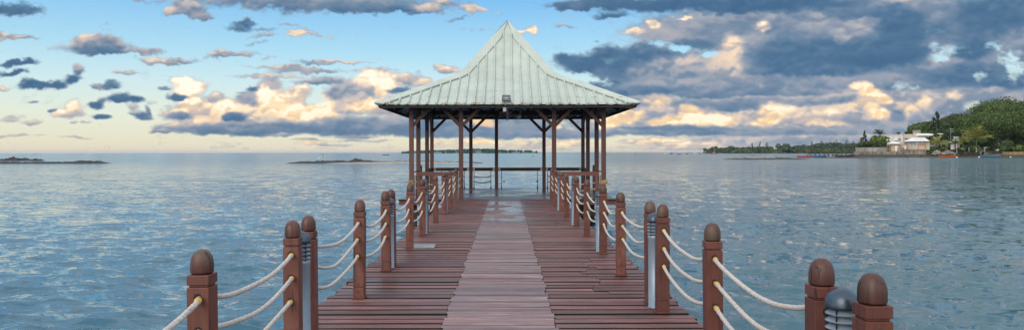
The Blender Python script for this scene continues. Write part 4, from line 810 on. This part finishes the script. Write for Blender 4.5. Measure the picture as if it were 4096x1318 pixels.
for px in (3635, 3665, 3694): MB().box(xx(px)-.2, xx(px)+.2, ZS-.83, ZS-.79, zz(609), zz(605.5)).build('drain_hole_patch', M['dark'], wl)  # dark blocks on the wall face; their colour stands for the holes' shade
s = MB(); s.box(xx(3430), xx(3555), ZS+1.5, ZS+1.9, zz(608), zz(592)); s.box(xx(3429.5), xx(3555.5), ZS+1.4, ZS+2, zz(592), zz(590.8))
for px in (3462, 3489, 3522): s.box(xx(px)-.15, xx(px)+.15, ZS+1.38, ZS+1.5, zz(608), zz(592))
tag(s.build('garden_wall', M['concrete']), 'high pale grey concrete wall below the hedge on the right shore', 'wall')
bush('hedge', 'long dense dark green hedge behind the high grey wall', 3483, 567, 592, 98, ZS+5, 'leafdark', 3800, 3, .42, 40, 'hedge', 3)
# white modern house
hs = house_root('modern_house', 'white flat-roofed two storey modern house behind the small kiosk', 'house'); Zh = ZS+16
bx_(3541, 3609.5, 541, 581, Zh, 12, 'wall', 'wallwhite', hs); bx_(3609.6, 3690, 539, 590, Zh+1, 12, 'wing_wall', 'cream', hs); bx_(3540, 3611, 539.3, 541, Zh-.3, 12.6, 'parapet', 'wallwhite', hs)
bx_(3639, 3668, 532.5, 538.9, Zh+3, 7, 'roof_room', 'cream', hs); bx_(3638, 3669.5, 523.5, 532.4, Zh+2.8, 7.4, 'roof', 'greyroof', hs)
bx_(3546, 3609, 581.2, 600, Zh+3, 8, 'ground_floor', 'cream', hs); bx_(3606.5, 3612, 541, 590, Zh-.6, .9, 'pillar', 'wallwhite', hs)
windowed('window', 3544, 3562, 551, 568, Zh, hs, 'win', 3); windowed('window', 3588, 3603.5, 554.5, 565, Zh, hs, 'win', 2); windowed('window', 3617, 3634, 554.5, 565.5, Zh+1, hs, 'win', 2)
bx_(3612, 3646, 552.8, 554.3, Zh+.2, .8, 'ledge', 'wallwhite', hs)
bush('roof_plant', 'small dark green shrub on the flat roof left of the aerials', 3594, 531, 539.5, 12, Zh+4, 'leafdark', 140, 5, .35, 4, 'plant', 2)
bush('roof_plant', 'wider dark shrubs on the flat roof beside the grey roof room', 3625, 527, 539.2, 24, Zh+6, 'leafdark', 300, 6, .4, 6, 'plant', 2)
for px, py, nm in ((3609.5, 524, 'shorter aerial pole of two on the flat roof'), (3613.5, 527, 'taller aerial pole with crossbar on the flat roof')):
    s = MB(); s.tube([(xx(px, Zh), Zh+1.5, zz(540, Zh)), (xx(px, Zh), Zh+1.5, zz(py, Zh))], .06, 6); s.beam((xx(px-1.5, Zh), Zh+1.5, zz(py+3, Zh)), (xx(px+1.5, Zh), Zh+1.5, zz(py+3, Zh)), .05, .05); tag(s.build('aerial', M['steel']), nm, 'aerial')
def hip(px0, px1, pyb, pt0, pt1, pyt, Z, depth, name, parent, mat='tin', thick=.18):
    x0, x1, zb = xx(px0, Z), xx(px1, Z), zz(pyb, Z); a0, a1, zt = xx(pt0, Z), xx(pt1, Z), zz(pyt, Z); i = (depth-max(.6, a1-a0))/2 if depth > (a1-a0) else depth*.35
    vs = [(x0,Z,zb-thick),(x1,Z,zb-thick),(x1,Z+depth,zb-thick),(x0,Z+depth,zb-thick),(x0,Z,zb),(x1,Z,zb),(x1,Z+depth,zb),(x0,Z+depth,zb),(a0,Z+i,zt),(a1,Z+i,zt),(a1,Z+depth-i,zt),(a0,Z+depth-i,zt)]
    return MB().add(vs, [(0,3,2,1),(0,1,5,4),(1,2,6,5),(2,3,7,6),(3,0,4,7),(4,5,9,8),(5,6,10,9),(6,7,11,10),(7,4,8,11),(8,9,10,11)]).build(name, M[mat], parent)
# kiosk
kr = house_root('kiosk', 'small cream and pink kiosk with white pyramid roof and lantern', 'kiosk'); Zk = ZS+3
bx_(3563, 3600, 577.5, 607, Zk, 5, 'wall', 'cream', kr); bx_(3562.6, 3600.4, 576.2, 580.5, Zk-.08, 5.2, 'frieze', 'pink', kr)
for px in (3559, 3598, 3603): bx_(px, px+2.4, 577, 607, Zk-.6, .35, 'column', 'pink', kr)
hip(3553, 3609, 576, 3573, 3590, 566, Zk-1.3, 7, 'roof', kr); bx_(3574, 3589, 561, 566.2, Zk+1.2, 1.8, 'lantern', 'win', kr); hip(3570, 3593, 561, 3580.5, 3582, 555, Zk+.6, 3, 'lantern_roof', kr)
windowed('door', 3581, 3591, 585, 606.5, Zk, kr, 'white', 1); MB().box(xx(3572, Zk), xx(3577, Zk), Zk-.02, Zk-.003, zz(592, Zk), zz(588, Zk)).build('notice', M['pink'], kr)
an = house_root('annex', 'low cream annex with bright white shutter between the kiosk and the roofed house', 'annex'); bx_(3606, 3632, 578, 604, Zk+3, 5, 'wall', 'cream', an); windowed('shutter', 3613, 3625, 586, 602, Zk+3, an, 'white', 1); windowed('window', 3607, 3611.5, 587, 598, Zk+3, an, 'greenb', 1)
# house with the tiered white roof
hr = house_root('roofed_house', 'cream and pink house with wide white tiered roof above the seawall', 'house'); Zr = ZS+2.5
bx_(3631, 3716, 567, 601.5, Zr+.5, 9, 'wall', 'cream', hr); hip(3621, 3724, 566, 3656, 3704, 550.5, Zr-1.2, 12.4, 'roof', hr)
bx_(3659, 3702, 543.5, 550.8, Zr+3, 4.4, 'clerestory', 'wallwhite', hr)
for q in range(5): bx_(3660.5+q*7.6, 3666+q*7.6, 544.6, 549, Zr+2.95, .04, 'window', 'win', hr)
hip(3653, 3722, 543.4, 3664, 3712, 536.5, Zr+1.4, 7.6, 'upper_roof', hr)
for px in (3630, 3667, 3700): bx_(px, px+3.4, 567.5, 600, Zr-.1, .5, 'column', 'pink' if px != 3667 else 'wallwhite', hr)
bx_(3667.5, 3704, 575, 580, Zr, .45, 'lintel', 'pink', hr); bx_(3673, 3675, 580, 600, Zr, .4, 'column', 'pink', hr)
windowed('window', 3634, 3665, 568, 584, Zr+.5, hr, 'blueglass', 5); windowed('window', 3672, 3686, 571, 575, Zr+.5, hr, 'win', 1); windowed('window', 3688, 3699, 568.5, 575, Zr+.5, hr, 'win', 2)
lr_ = house_root('long_roof', 'low building with long white roof half hidden behind the casuarina', 'building'); bx_(3735, 3775, 541.5, 600, ZS+22, 6, 'wall', 'cream', lr_); hip(3725, 3781, 541.5, 3728, 3777, 535.5, ZS+21, 8, 'roof', lr_)
for px, nm in ((3549.5, 'left'), (3559.7, 'right')):
    lp = empty('street_lamp', P(px, 607, ZS+1.2), f'{nm} of two globe lamps on posts in front of the kiosk', 'street lamp', 'globe lamps by the kiosk'); h_ = zz(561.5, ZS+1.2)-zz(607, ZS+1.2)
    MB().tube([(0,0,0), (0,0,h_-.3)], [.11, .07], 8).build('pole', M['steel' if nm == 'left' else 'redb'], lp, True); pr = [(max(.001, .36*math.sin(a)), h_-.36*math.cos(a)) for a in np.linspace(0, PI, 11)]; MB().lathe(pr, seg=14).build('globe', M['white'], lp, True)
orient(hs, 3600, ZS+16); orient(kr, 3581, ZS+3); orient(an, 3619, ZS+6); orient(hr, 3672, ZS+2.5); orient(lr_, 3753, ZS+22)
# shed, tank, mast
sh = house_root('lean_to_shed', 'small white shed with slanting pale lean-to roof behind the rubble', 'shed'); Zd = ZS+8
bx_(3803, 3815, 571, 600, Zd, 4, 'wall', 'wallwhite', sh); MB().add([(xx(3762,Zd),Zd-2,zz(581,Zd)),(xx(3806,Zd),Zd-2,zz(570,Zd)),(xx(3806,Zd),Zd+4,zz(569.5,Zd)),(xx(3762,Zd),Zd+4,zz(580.5,Zd)),(xx(3762,Zd),Zd-2,zz(579.6,Zd)),(xx(3806,Zd),Zd-2,zz(568.6,Zd)),(xx(3806,Zd),Zd+4,zz(568,Zd)),(xx(3762,Zd),Zd+4,zz(579,Zd))], [(0,3,2,1),(4,5,6,7),(0,1,5,4),(1,2,6,5),(2,3,7,6),(3,0,4,7)]).build('roof', M['white'], sh)
for px in (3766, 3785, 3789): MB().tube([(xx(px,Zd),Zd-1.8,zz(602,Zd)), (xx(px,Zd),Zd-1.8,zz(581-(px-3762)*.24,Zd))], .1, 6).build('post', M['white'], sh)
orient(sh, 3785, ZS+8)
tk = empty('water_tank', P(3824, 556, Zd+2), 'pale blue twin cylinder water heater tank raised on a stand among palms', 'water tank'); s = MB(); s.tube([(-1.2,0,.45),(-.08,0,.45)], .42, 14); s.build('tank', M['tank'], tk, True); MB().tube([(.08,0,.45),(1.2,0,.45)], .42, 14).build('tank', M['tank'], tk, True)
hb = MB().box(-1.3, 1.3, -.8, .8, -5.5, -.5).build('stand', M['wallwhite'], tk); MB().box(-1.1, 1.1, -.3, .3, -.4995, .05).build('cradle', M['steel'], tk)
ms = empty('aerial_mast', P(3802.5, 601, ZS+7), 'tall thin mast with two crossbars beside the lean-to shed', 'mast'); h_ = (601-513)/F*(ZS+7)
MB().tube([(0,0,-.4), (0,0,h_)], .06, 6).build('pole', M['steel'], ms); MB().beam((0,0,h_-.6), (1.4,0,h_-.6), .09, .09).build('crossbar', M['white'], ms); MB().beam((0,0,h_-1.8), (1.3,0,h_-1.8), .09, .09).build('crossbar', M['white'], ms)
for px, lab in ((3828, 'thin pale pole leaning before the palms'), (3876, 'thin pale pole left of the big palm'), (3905, 'thin pale pole at the foot of the big palm')):
    tag(MB().tube([P(px, 615, ZS-1), P(px+(-2 if px == 3828 else 0), 575 if px == 3828 else 592, ZS-1)], .06, 6).build('pole', M['white']), lab, 'pole')
# rubble heaps, wall, hut, ramp
def heap(label, px0, px1, top, base, Z, n, seed, mat='rubble', size=.45):
    g = np.random.default_rng(seed); mb = MB(); x0, x1, zb, zt = xx(px0, Z), xx(px1, Z), zz(base, Z), zz(top, Z)
    for q in range(n):
        u = g.random(); hh = (zt-zb)*math.sin(min(1, max(0, u))*PI)**.45; x = x0+u*(x1-x0); f = g.random(); y = Z-1.6+f*3; z = zb+hh*min(1, f*1.25)*.95; s_ = size*(.4+g.random())
        pts = [Vector(g.normal(size=3)).normalized()*s_*g.uniform(.6, 1.1) for _ in range(8)]
        bm_ = [(x+p.x, y+p.y, z+p.z*.7) for p in pts]; mb.add(bm_, [(0,1,2),(2,3,0),(4,5,6),(6,7,4),(0,1,5,4),(1,2,6,5),(2,3,7,6),(3,0,4,7)])
    ym = Z+.6; mb.add([(x0, Z-1.8, zb-.3), (x1, Z-1.8, zb-.3), (x1-.8, ym, zt-.8), (x0+.8, ym, zt-.8), (x1, Z+2.5, zb-.3), (x0, Z+2.5, zb-.3)], [(0,1,2,3),(3,2,4,5),(0,3,5),(1,4,2)])
    return tag(mb.build('rubble_heap', M[mat]), label, 'rubble heap', 'rubble heaps on the shore')
heap('heap of pale grey rubble on the shore, leftmost of three', 3732, 3772, 603, 624, ZS-2, 260, 1); heap('brownish heap of broken stone on the shore behind the orange boat', 3770, 3828, 605, 625, ZS-2, 260, 2); heap('long grey stone heap on the shore below the big palm', 3855, 3918, 607, 624, ZS-2, 300, 3, 'reef')
heap('loose dark stones along the foot of the seawall', 3700, 3960, 619, 627, ZS-5, 260, 4, 'rock', .6)
s = MB(); g = random.Random(4); x = xx(3999)
while x < xx(4300):
    for r_ in range(5):
        w_ = g.uniform(.5, 1.1); s.box(x+(r_%2)*.2, x+w_+(r_%2)*.2, ZS-2+g.uniform(-.06,.06), ZS-1.2, zz(629)+r_*.48, zz(629)+r_*.48+.45)
    x += .95
s.box(xx(3999)+.2, xx(4300), ZS-1.7, ZS-1, zz(629)-.3, zz(611)); s.box(xx(3998), xx(4300), ZS-2.15, ZS-.95, zz(611), zz(609.6))
tag(s.build('stone_wall', M['yellowstone']), 'low yellowish stone block wall along the shore at the right edge', 'wall')
ht = empty('dark_hut', P(3928, 621, ZS-1), 'small dark open box hut with pale roof by the blue boat', 'hut'); MB().box(-.9, .9, 0, .12, -.2, 1.5).build('back', M['dark'], ht)
for x in (-.95, .8): MB().box(x, x+.15, -.9, .1, -.2, 1.5).build('side', M['concrete'], ht)
MB().box(-1.1, 1.1, -1.1, .3, 1.5005, 1.72).build('roof', M['concrete'], ht)
sp2 = empty('standpipe', P(3938.5, 620, ZS-1), 'thick grey post with white lamp arms right of the dark hut', 'lamp post'); MB().tube([(0,0,-.2), (0,0,3.2)], [.3, .18], 8).build('post', M['concrete'], sp2); MB().box(-.3, 1.2, -.1, .1, 3.2005, 3.35).build('arm', M['white'], sp2)
Zq = ZS-4; s = MB(); s.add([(xx(3940,Zq),Zq,zz(626,Zq)),(xx(4000,Zq),Zq,zz(626,Zq)),(xx(3995,Zq),Zq+16,zz(606,Zq)),(xx(3945,Zq),Zq+16,zz(606,Zq)),(xx(3940,Zq),Zq,-2),(xx(4000,Zq),Zq,-2),(xx(3995,Zq),Zq+16,-2),(xx(3945,Zq),Zq+16,-2)], [(0,1,2,3),(0,4,5,1),(1,5,6,2),(3,2,6,7),(0,3,7,4)]); tag(s.build('slipway_path', M['sand']), kind='structure')
# trees of the right shore
broad('huge spreading banyan tree filling the right edge of the shore', 4015, 412, 613, 350, ZS+26, 'leaf', 210, 120000, 21, 5, .32, zmin=-.12, cz=.42, name='banyan_tree', lr=4.3)
broad('large dark broadleaf tree directly left of the banyan', 3818, 448, 600, 128, ZS+40, 'leafdark', 70, 26000, 22, 2, .42, cz=.3)
broad('mid green tree with ragged crown behind the tiered roof', 3706, 482, 590, 110, ZS+44, 'leaf', 40, 14000, 23, 1, .42, cz=.35)
broad('small dark tree peeping over the flat roof beside the grey roof room', 3651, 516, 590, 34, ZS+40, 'leafdark', 12, 3000, 24, 1, .4, cz=.5)
broad('smaller rounded tree standing in the shade under the banyan', 4022, 560, 614, 60, ZS+8, 'leafdark', 22, 7000, 25, 1, .36, cz=.15)
broad('dark tree filling the shade behind the big palm', 3900, 520, 606, 110, ZS+22, 'leafdark', 40, 16000, 26, 2, .42, cz=.15)
broad('added dark thicket standing in for shade behind the banyan trunks', 4020, 525, 600, 330, ZS+70, 'leafdark', 60, 22000, 28, 2, .6, cz=.1, zmin=-.8)  # added dark backdrop: dark leaves in place of shade under the crown
broad('dark shade tree low behind the banyan trunks at the right edge', 4090, 545, 612, 120, ZS+24, 'leafdark', 30, 12000, 27, 2, .42, cz=.1)
bush('shrub', 'bright green shrub above the yellow stone wall at the right edge', 4085, 580, 612, 70, ZS+3, 'leafpale', 1700, 31, .4, 16)
bush('shrub', 'dense green bush right of the seawall end', 3722, 585, 620, 34, ZS+3, 'leaf', 1100, 32, .42, 12); bush('shrub', 'green bush between the two rubble heaps and the palms', 3840, 590, 612, 30, ZS+4, 'leaf', 900, 33, .4, 10)
bush('shrub', 'green bush at the foot of the big palm', 3921, 590, 620, 34, ZS+2, 'leaf', 900, 34, .4, 10); bush('shrub', 'green bush in front of the lean-to shed posts', 3775, 586, 606, 30, ZS+3, 'leaf', 1300, 39, .34, 10); bush('shrub', 'leafy green bush left of the dark box hut', 3893, 584, 608, 34, ZS+7, 'leaf', 1500, 40, .34, 12); bush('shrub', 'dark undergrowth behind the lean-to shed', 3790, 572, 606, 70, ZS+18, 'leafdark', 1700, 35, .5, 18)
bush('shrub', 'light green mass of young palms and shrubs behind the hedge', 3512, 541, 590, 62, ZS+12, 'leafpale', 2600, 36, .5, 26, 'bush', 4); bush('shrub', 'dark shrubs left end behind the hedge', 3450, 566, 592, 36, ZS+9, 'leafdark', 1100, 37, .45, 12)
bush('shrub', 'undergrowth between the mast and the big palm', 3868, 580, 606, 70, ZS+12, 'leafdark', 1900, 38, .5, 18)
casuarina('tall feathery casuarina tree right of the tiered white roof', 3744, 449, 604, 84, ZS+13, 51, 2600); casuarina('slim wispy casuarina tree behind the hedge', 3460, 523, 590, 26, ZS+10, 52, 420); casuarina('short wispy young casuarina left of the hedge', 3446, 552, 592, 16, ZS+10, 53, 220)
palm('dark coconut palm standing over the hedge left of the white house', 3517, 539, 590, 44, ZS+14, 61, 20, .75, 'leafdark'); palm('large coconut palm with yellowing fronds in front of the banyan', 3907, 560, 612, 92, ZS+5, 62, 40, 1.15)
palm('low coconut palm with yellow lower fronds beside the water tank', 3851, 572, 610, 54, ZS+5, 63, 24, .8); palm('coconut palm left of the lean-to shed', 3752, 573, 612, 66, ZS+5, 64, 26, .7); palm('short pale coconut palm between shed and water tank', 3822, 577, 608, 40, ZS+6, 65, 20, .8, 'leafpale'); palm('coconut palm with arching fronds behind the mast', 3795, 545, 600, 60, ZS+16, 66, 22, .7, 'leafdark')
# ------------------------------------------------------------------ boats
def boat(label, px0, px1, py0, py1, Z, hull='blue', trim='white', name='rowing_boat', cat='boat', rz=0, bench=True, group=None):
    x0, x1 = xx(px0, Z), xx(px1, Z); L = x1-x0; zb = WZ; hgt = max(.5, (py1-py0)/F*Z); root = empty(name, ((x0+x1)/2, Z, zb), label, cat, group, rz)
    n = 17; secs = []
    for i in range(n):
        u = i/(n-1); x = (u-.5)*L; f = math.sin(PI*(.06+.9*u))**.55; w_ = .19*min(L, 7)*f*.9; sheer = hgt*(1+.35*(2*u-1)**2*(1.3 if u > .5 else .8)); k = -.15*hgt+.35*hgt*abs(2*u-1)**4
        secs.append([(x, -w_, sheer), (x*.99, -w_*.92, sheer*.5), (x*.97, -w_*.5, k+.02), (x*.97, 0, k), (x*.97, w_*.5, k+.02), (x*.99, w_*.92, sheer*.5), (x, w_, sheer)])
    vs = [p for s in secs for p in s]; m_ = 7; fs = [(i*m_+j, i*m_+j+1, (i+1)*m_+j+1, (i+1)*m_+j) for i in range(n-1) for j in range(m_-1)]
    vin = [(x*.98, y*.86, max(z*.96, .12)) for x, y, z in vs]; N = len(vs); mb = MB(); mb.add(vs+vin, fs+[tuple(reversed([q+N for q in f])) for f in fs]+[tuple(range(m_)), tuple((n-1)*m_+q for q in range(m_-1, -1, -1))]); mb.build('hull', M[hull], root, True)
    g_ = MB()
    for sd2 in (0, m_-1): g_.tube([(s[sd2][0], s[sd2][1], s[sd2][2]+.02) for s in secs], .05, 5)
    g_.build('gunwale', M[trim], root)
    if bench:
        for u in (-.22, .05, .28): MB().box(u*L-.12, u*L+.12, -.1*min(L,7), .1*min(L,7), hgt*.75, hgt*.75+.05).build('bench', M[trim], root)
    return root
boat('bright orange open fishing boat moored before the rubble heaps', 3757, 3824, 624.5, 631, ZS-14, 'orange', 'redb'); boat('blue open fishing boat with pale green rim moored by the slipway', 3923, 3999, 624, 631, ZS-14, 'blue', 'greenb')
boat('pink fishing boat moored at the outer end of the jetty', 3189, 3246, 624, 631, 335, 'pinkb', 'pinkb'); boat('blue fishing boat moored behind the pink one at the jetty', 3246, 3306, 622, 628.5, 360, 'bluedark', 'bluedark'); boat('long brown boat lying under the shore half of the jetty', 3338, 3416, 621, 628.5, 372, 'brownb', 'brownb')
boat('slim white open boat anchored behind the left end of the reef', 2985, 3032, 627, 630.5, 300, 'whiteb', 'redb', bench=False); b_ = boat('slim white canoe with blue stern anchored behind the reef', 3068, 3106, 628, 630.5, 300, 'whiteb', 'bluedark', bench=False); MB().box(1.0, 1.95, -.4, .4, .15, .75).build('stern_box', M['bluedark'], b_)
# jetty
Zj = 395; jt = empty('wooden_jetty', (0,0,0), 'dark trestle jetty on crossed legs running out from the grey seawall', 'jetty'); x0, x1, zt = xx(3240, Zj), xx(3424, Zj), zz(614.6, Zj)
MB().box(x0, x1, Zj-.7, Zj+.7, zt-.28, zt).build('deck', M['darkwood'], jt); MB().beam((x0, Zj, zt-.14), (xx(3224, Zj), Zj, zz(624, Zj)), 1.2, .2).build('ramp', M['darkwood'], jt)
for q, px in enumerate(np.arange(3244, 3424, 17.5)):
    x = xx(px, Zj)
    for d in (-1, 1): MB().beam((x+d*.05, Zj+d*.3, zt-.28), (x+d*1.1, Zj+d*.3, WZ-.8), .16, .16).build('leg', M['darkwood'], jt)
    MB().beam((x, Zj, zt-.28), (x, Zj, WZ-.8), .2, .2).build('leg', M['darkwood'], jt)
MB().box(x0, x1, Zj-.15, Zj+.15, WZ+.55, WZ+.7).build('lower_beam', M['darkwood'], jt)
# yachts and far craft
def yacht(label, px, mast, Z, Lpx, hull='whiteb', base=None):
    x = xx(px, Z); r = boat(label, px-Lpx/2, px+Lpx/2, 0, 1.6, Z, hull, hull, 'sailing_boat', 'sailing boat', 0, False, 'boats moored off the spit'); h_ = mast/F*Z
    MB().tube([(0,0,.3), (0,0,h_)], [.14, .07], 6).build('mast', M['greyroof'], r); MB().box(-1.2, 1.1, -.5, .5, .9, 1.5).build('cabin', M[hull], r); MB().beam((0,0,1.6), (-2.2,0,1.7), .14, .14).build('boom', M['greyroof'], r); return r
yacht('largest dark sailing boat with tall bare mast right of the pavilion', 2687, 37, 1000, 14, 'shirtd'); yacht('pale sailing boat with thinner mast left of the tallest mast', 2662, 26, 1050, 9); yacht('distant sailing boat with short bare mast, left of a close pair', 2777, 17, 1200, 7); yacht('distant sailing boat with short bare mast, right of a close pair', 2783, 16, 1230, 7); yacht('distant sailing boat with tiny mast near the spit', 2806, 13, 1250, 7)
r = boat('red hulled boat with pale mast moored at the tip of the spit', 2848, 2864, 0, 3.4, 1000, 'redb', 'whiteb', 'fishing_boat', 'boat', 0, False, 'boats moored off the spit'); MB().tube([(0,0,.4), (0,0,8)], [.14,.08], 6).build('mast', M['whiteb'], r); MB().box(-1.6, 1.4, -.7, .7, 1.2, 2.5).build('cabin', M['redb'], r)
r = boat('small dark motorboat far out between the yachts and the spit', 2745, 2752, 0, 1.6, 900, 'shirtd', 'shirtd', 'motor_boat', 'boat', 0, False); MB().box(-.4, .5, -.4, .4, .5, 1.5).build('cabin', M['shirtd'], r)
boat('low white boat moored close to the trees of the spit', 2874, 2893, 0, 1.7, 980, 'whiteb', 'whiteb', 'motor_boat', 'boat', 0, False); boat('low dark barge drifting right of the tallest yacht', 2708, 2724, 0, .9, 800, 'shirtd', 'shirtd', 'barge', 'boat', 0, False)
fj = empty('pontoon', (0,0,0), 'long thin dark pontoon reaching out from the tip of the spit', 'pontoon'); MB().box(xx(2797, 1050), xx(2850, 1050), 1050, 1053, WZ+.6, WZ+1.1).build('deck', M['darkwood'], fj)
for px in (2799, 2810, 2821, 2833, 2845): MB().box(xx(px, 1050)-.2, xx(px, 1050)+.2, 1051, 1051.4, WZ-.5, WZ+.6).build('pile', M['darkwood'], fj)
boat('long dark crowded boat on the horizon left of the far island', 1529, 1556, 0, 2.2, 700, 'shirtd', 'shirtd', 'long_boat', 'boat', 0, False); boat('tiny dark boat on the horizon above the left rocks', 138, 146, 0, 1.5, 1500, 'shirtd', 'shirtd', 'far_boat', 'boat', 0, False)
boat('small red and white boat seen between the right columns', 2128, 2136, 0, 2, 480, 'redb', 'whiteb', 'small_boat', 'boat', 0, False)
fb = boat('small pale fishing boat carrying standing people, out beyond the left islet', 1279, 1296, 0, 2.6, 600, 'whiteb', 'bluedark', 'fishing_boat', 'boat', 0, False)
for px, dy, c_, lab in ((2424, 14, 'shirtd', 'small dark marker post in the water just right of the pavilion'), (2543, 13, 'shirtd', 'taller dark marker post in open water right of the pavilion')):
    Z = F*2.64/dy; r = empty('marker_post', (xx(px, Z), Z, WZ), lab, 'marker'); MB().tube([(0,0,-1), (0,0,1.6)], .16, 8).build('post', M['shirtd'], r); MB().lathe([(.05,1.601),(.3,1.7),(.3,2.1),(.05,2.2)], seg=8).build('top', M['shirtd'], r)
for px, dy, lab in ((3827, 24, 'white float beside the orange boat'), (3916, 23.5, 'white float left of the blue boat'), (4042, 23, 'white float near the stone wall at the right edge')):
    Z = F*2.64/dy; s = MB(); s.lathe([(max(.001, .32*math.sin(a)), .1-.32*math.cos(a)) for a in np.linspace(0, PI, 9)], (0,0,0), 12); s.tube([(0,0,.4),(0,0,.6)], .05, 6); tag(s.build('mooring_buoy', M['white'], None, True, loc=(xx(px, Z), Z, WZ)), lab, 'buoy', 'white mooring floats')
# birds
def bird(label, px, Z, z, mat, s=1.):
    mb = MB(); mb.tube([(-.28*s,0,.42*s), (-.1*s,0,.46*s), (.08*s,0,.52*s), (.2*s,0,.6*s)], [.03*s,.1*s,.12*s,.05*s], 8); mb.tube([(.18*s,0,.58*s), (.24*s,0,.78*s), (.22*s,0,.92*s), (.3*s,0,.95*s), (.44*s,0,.93*s)], [.05*s,.035*s,.035*s,.05*s,.01*s], 8)
    mb.tube([(.0,.04*s,.45*s), (.02*s,.05*s,0)], .014*s, 5); mb.tube([(.0,-.04*s,.45*s), (-.03*s,-.05*s,0)], .014*s, 5)
    return tag(mb.build('bird', M[mat], None, True, loc=(xx(px, Z), Z, z)), label, 'bird')
bird('pale wading bird standing on the left part of the rocky islet', 1277, 179, WZ+.75, 'whiteb', 1.1); bird('dark bird perched on the rocks at the outer end of the jetty', 3217, 392, WZ+1.2, 'shirtd', 1.5)
islet('shore_rock', 'low dark rocks at the seaward foot of the jetty ramp', 3180, 3262, 19.2, [(3180,0),(3200,2.5),(3217,3.5),(3245,6),(3262,0)], 5, 'rock', 9)
# people (tiny in the picture): one skinned body each with clothes and hair as children
def person(label, px, py, Z, shirt='shirt', trousers='shirtd', face=0, lift=0, seated=False, step_=.12, z=None):
    x, y, zb = P(px, py, Z); zb = z if z is not None else zb
    root = empty('person', (x, y, zb), label, 'person', None, face)
    hip_ = .92 if not seated else .45
    J = {'pelvis': ((0,0,hip_), .13), 'chest': ((0,.02,hip_+.42), .15), 'neck': ((0,.02,hip_+.58), .06), 'head': ((0,0,hip_+.72), .095), 'crown': ((0,0,hip_+.8), .085)}
    E = [('pelvis','chest'),('chest','neck'),('neck','head'),('head','crown')]
    for s_, n_ in ((-1,'l'),(1,'r')):
        kn = ((s_*.1, -.05-(.38 if seated else step_*s_*.5), hip_*.54 if not seated else .45)); ft = (s_*.11, (-.42 if seated else -step_*s_), .06)
        J['hip'+n_] = ((s_*.1,0,hip_-.06), .09); J['knee'+n_] = (kn, .06); J['ank'+n_] = (ft, .04); J['toe'+n_] = ((ft[0], ft[1]-.16, .04), .035)
        J['sh'+n_] = ((s_*.19,0,hip_+.46), .06); J['el'+n_] = ((s_*.25,-.02,hip_+.2), .042); J['wr'+n_] = ((s_*.24,-.14,hip_-.02), .03); J['hand'+n_] = ((s_*.24,-.18,hip_-.1), .035)
        E += [('pelvis','hip'+n_),('hip'+n_,'knee'+n_),('knee'+n_,'ank'+n_),('ank'+n_,'toe'+n_),('chest','sh'+n_),('sh'+n_,'el'+n_),('el'+n_,'wr'+n_),('wr'+n_,'hand'+n_)]
    def skin(name, keys, edges, mat, grow=1.):
        me = bpy.data.meshes.new(name); ks = list(keys); me.from_pydata([J[k][0] for k in ks], [(ks.index(a), ks.index(b)) for a, b in edges], []); o = bpy.data.objects.new(name, me); COL.objects.link(o); o.parent = root; me.materials.append(M[mat])
        m_ = o.modifiers.new('skin', 'SKIN'); m_.use_smooth_shade = True
        for v, k in zip(me.skin_vertices[0].data, ks): v.radius = (J[k][1]*grow,)*2
        me.skin_vertices[0].data[0].use_root = True; o.modifiers.new('sub', 'SUBSURF').levels = 1; return o
    skin('body', J, E, 'skin'); k1 = ['pelvis','chest','shl','shr','ell','elr']; skin('shirt', k1, [('pelvis','chest'),('chest','shl'),('chest','shr'),('shl','ell'),('shr','elr')], shirt, 1.18)
    k2 = ['pelvis','hipl','hipr','kneel','kneer']; skin('trousers', k2, [('pelvis','hipl'),('pelvis','hipr'),('hipl','kneel'),('hipr','kneer')], trousers, 1.2)
    MB().lathe([(max(.001, .115*math.sin(a)), hip_+.78-.115*math.cos(a)) for a in np.linspace(.9, PI, 7)], (0,.02,0), 12).build('hair', M['dark'], root, True); return root
person('person in dark clothes standing at the top of the slipway, leftmost of three', 3979, 612, ZS+6, 'shirtd', 'shirtd', .3); person('person in white shirt standing in the middle of three on the slipway', 3985.5, 613, ZS+5, 'shirt', 'shirtd', -.5); person('person in pale blue shirt standing lowest on the slipway, right of three', 3991, 616, ZS+3, 'tank', 'shirtd', .8)
person('person in dark shirt beside the annex, left of two on the seawall', 3615, 604.5, ZS+4.2, 'shirtd', 'blue', .2); person('person in pale blue shirt beside the annex, right of two on the seawall', 3625.5, 604.5, ZS+4.2, 'tank', 'shirtd', -.4)
person('dark dressed person by the kiosk door', 3590.8, 607, ZS+1.8, 'shirtd', 'shirtd', 1.2)
person('person standing at the left end of the small fishing boat', 1282, 0, 600, 'blue', 'shirtd', .4, z=WZ+.15); person('person standing at the right end of the small fishing boat', 1293, 0, 600, 'shirtd', 'shirtd', -.4, z=WZ+.15)

# ------------------------------------------------------------------ the air
m = bpy.data.materials.new('air'); m.use_nodes = True; t = NT(m.node_tree); t.n.clear(); out = t.new('ShaderNodeOutputMaterial')
v = t.new('ShaderNodeVolumePrincipled', {'Color': (.80, .88, .95, 1), 'Density': 3.5e-5, 'Anisotropy': .3}); t.l.new(v.outputs[0], out.inputs['Volume'])
tag(MB().box(-28500, 28500, -28500, 28500, -3.5, 45).build('haze', m), kind='stuff')
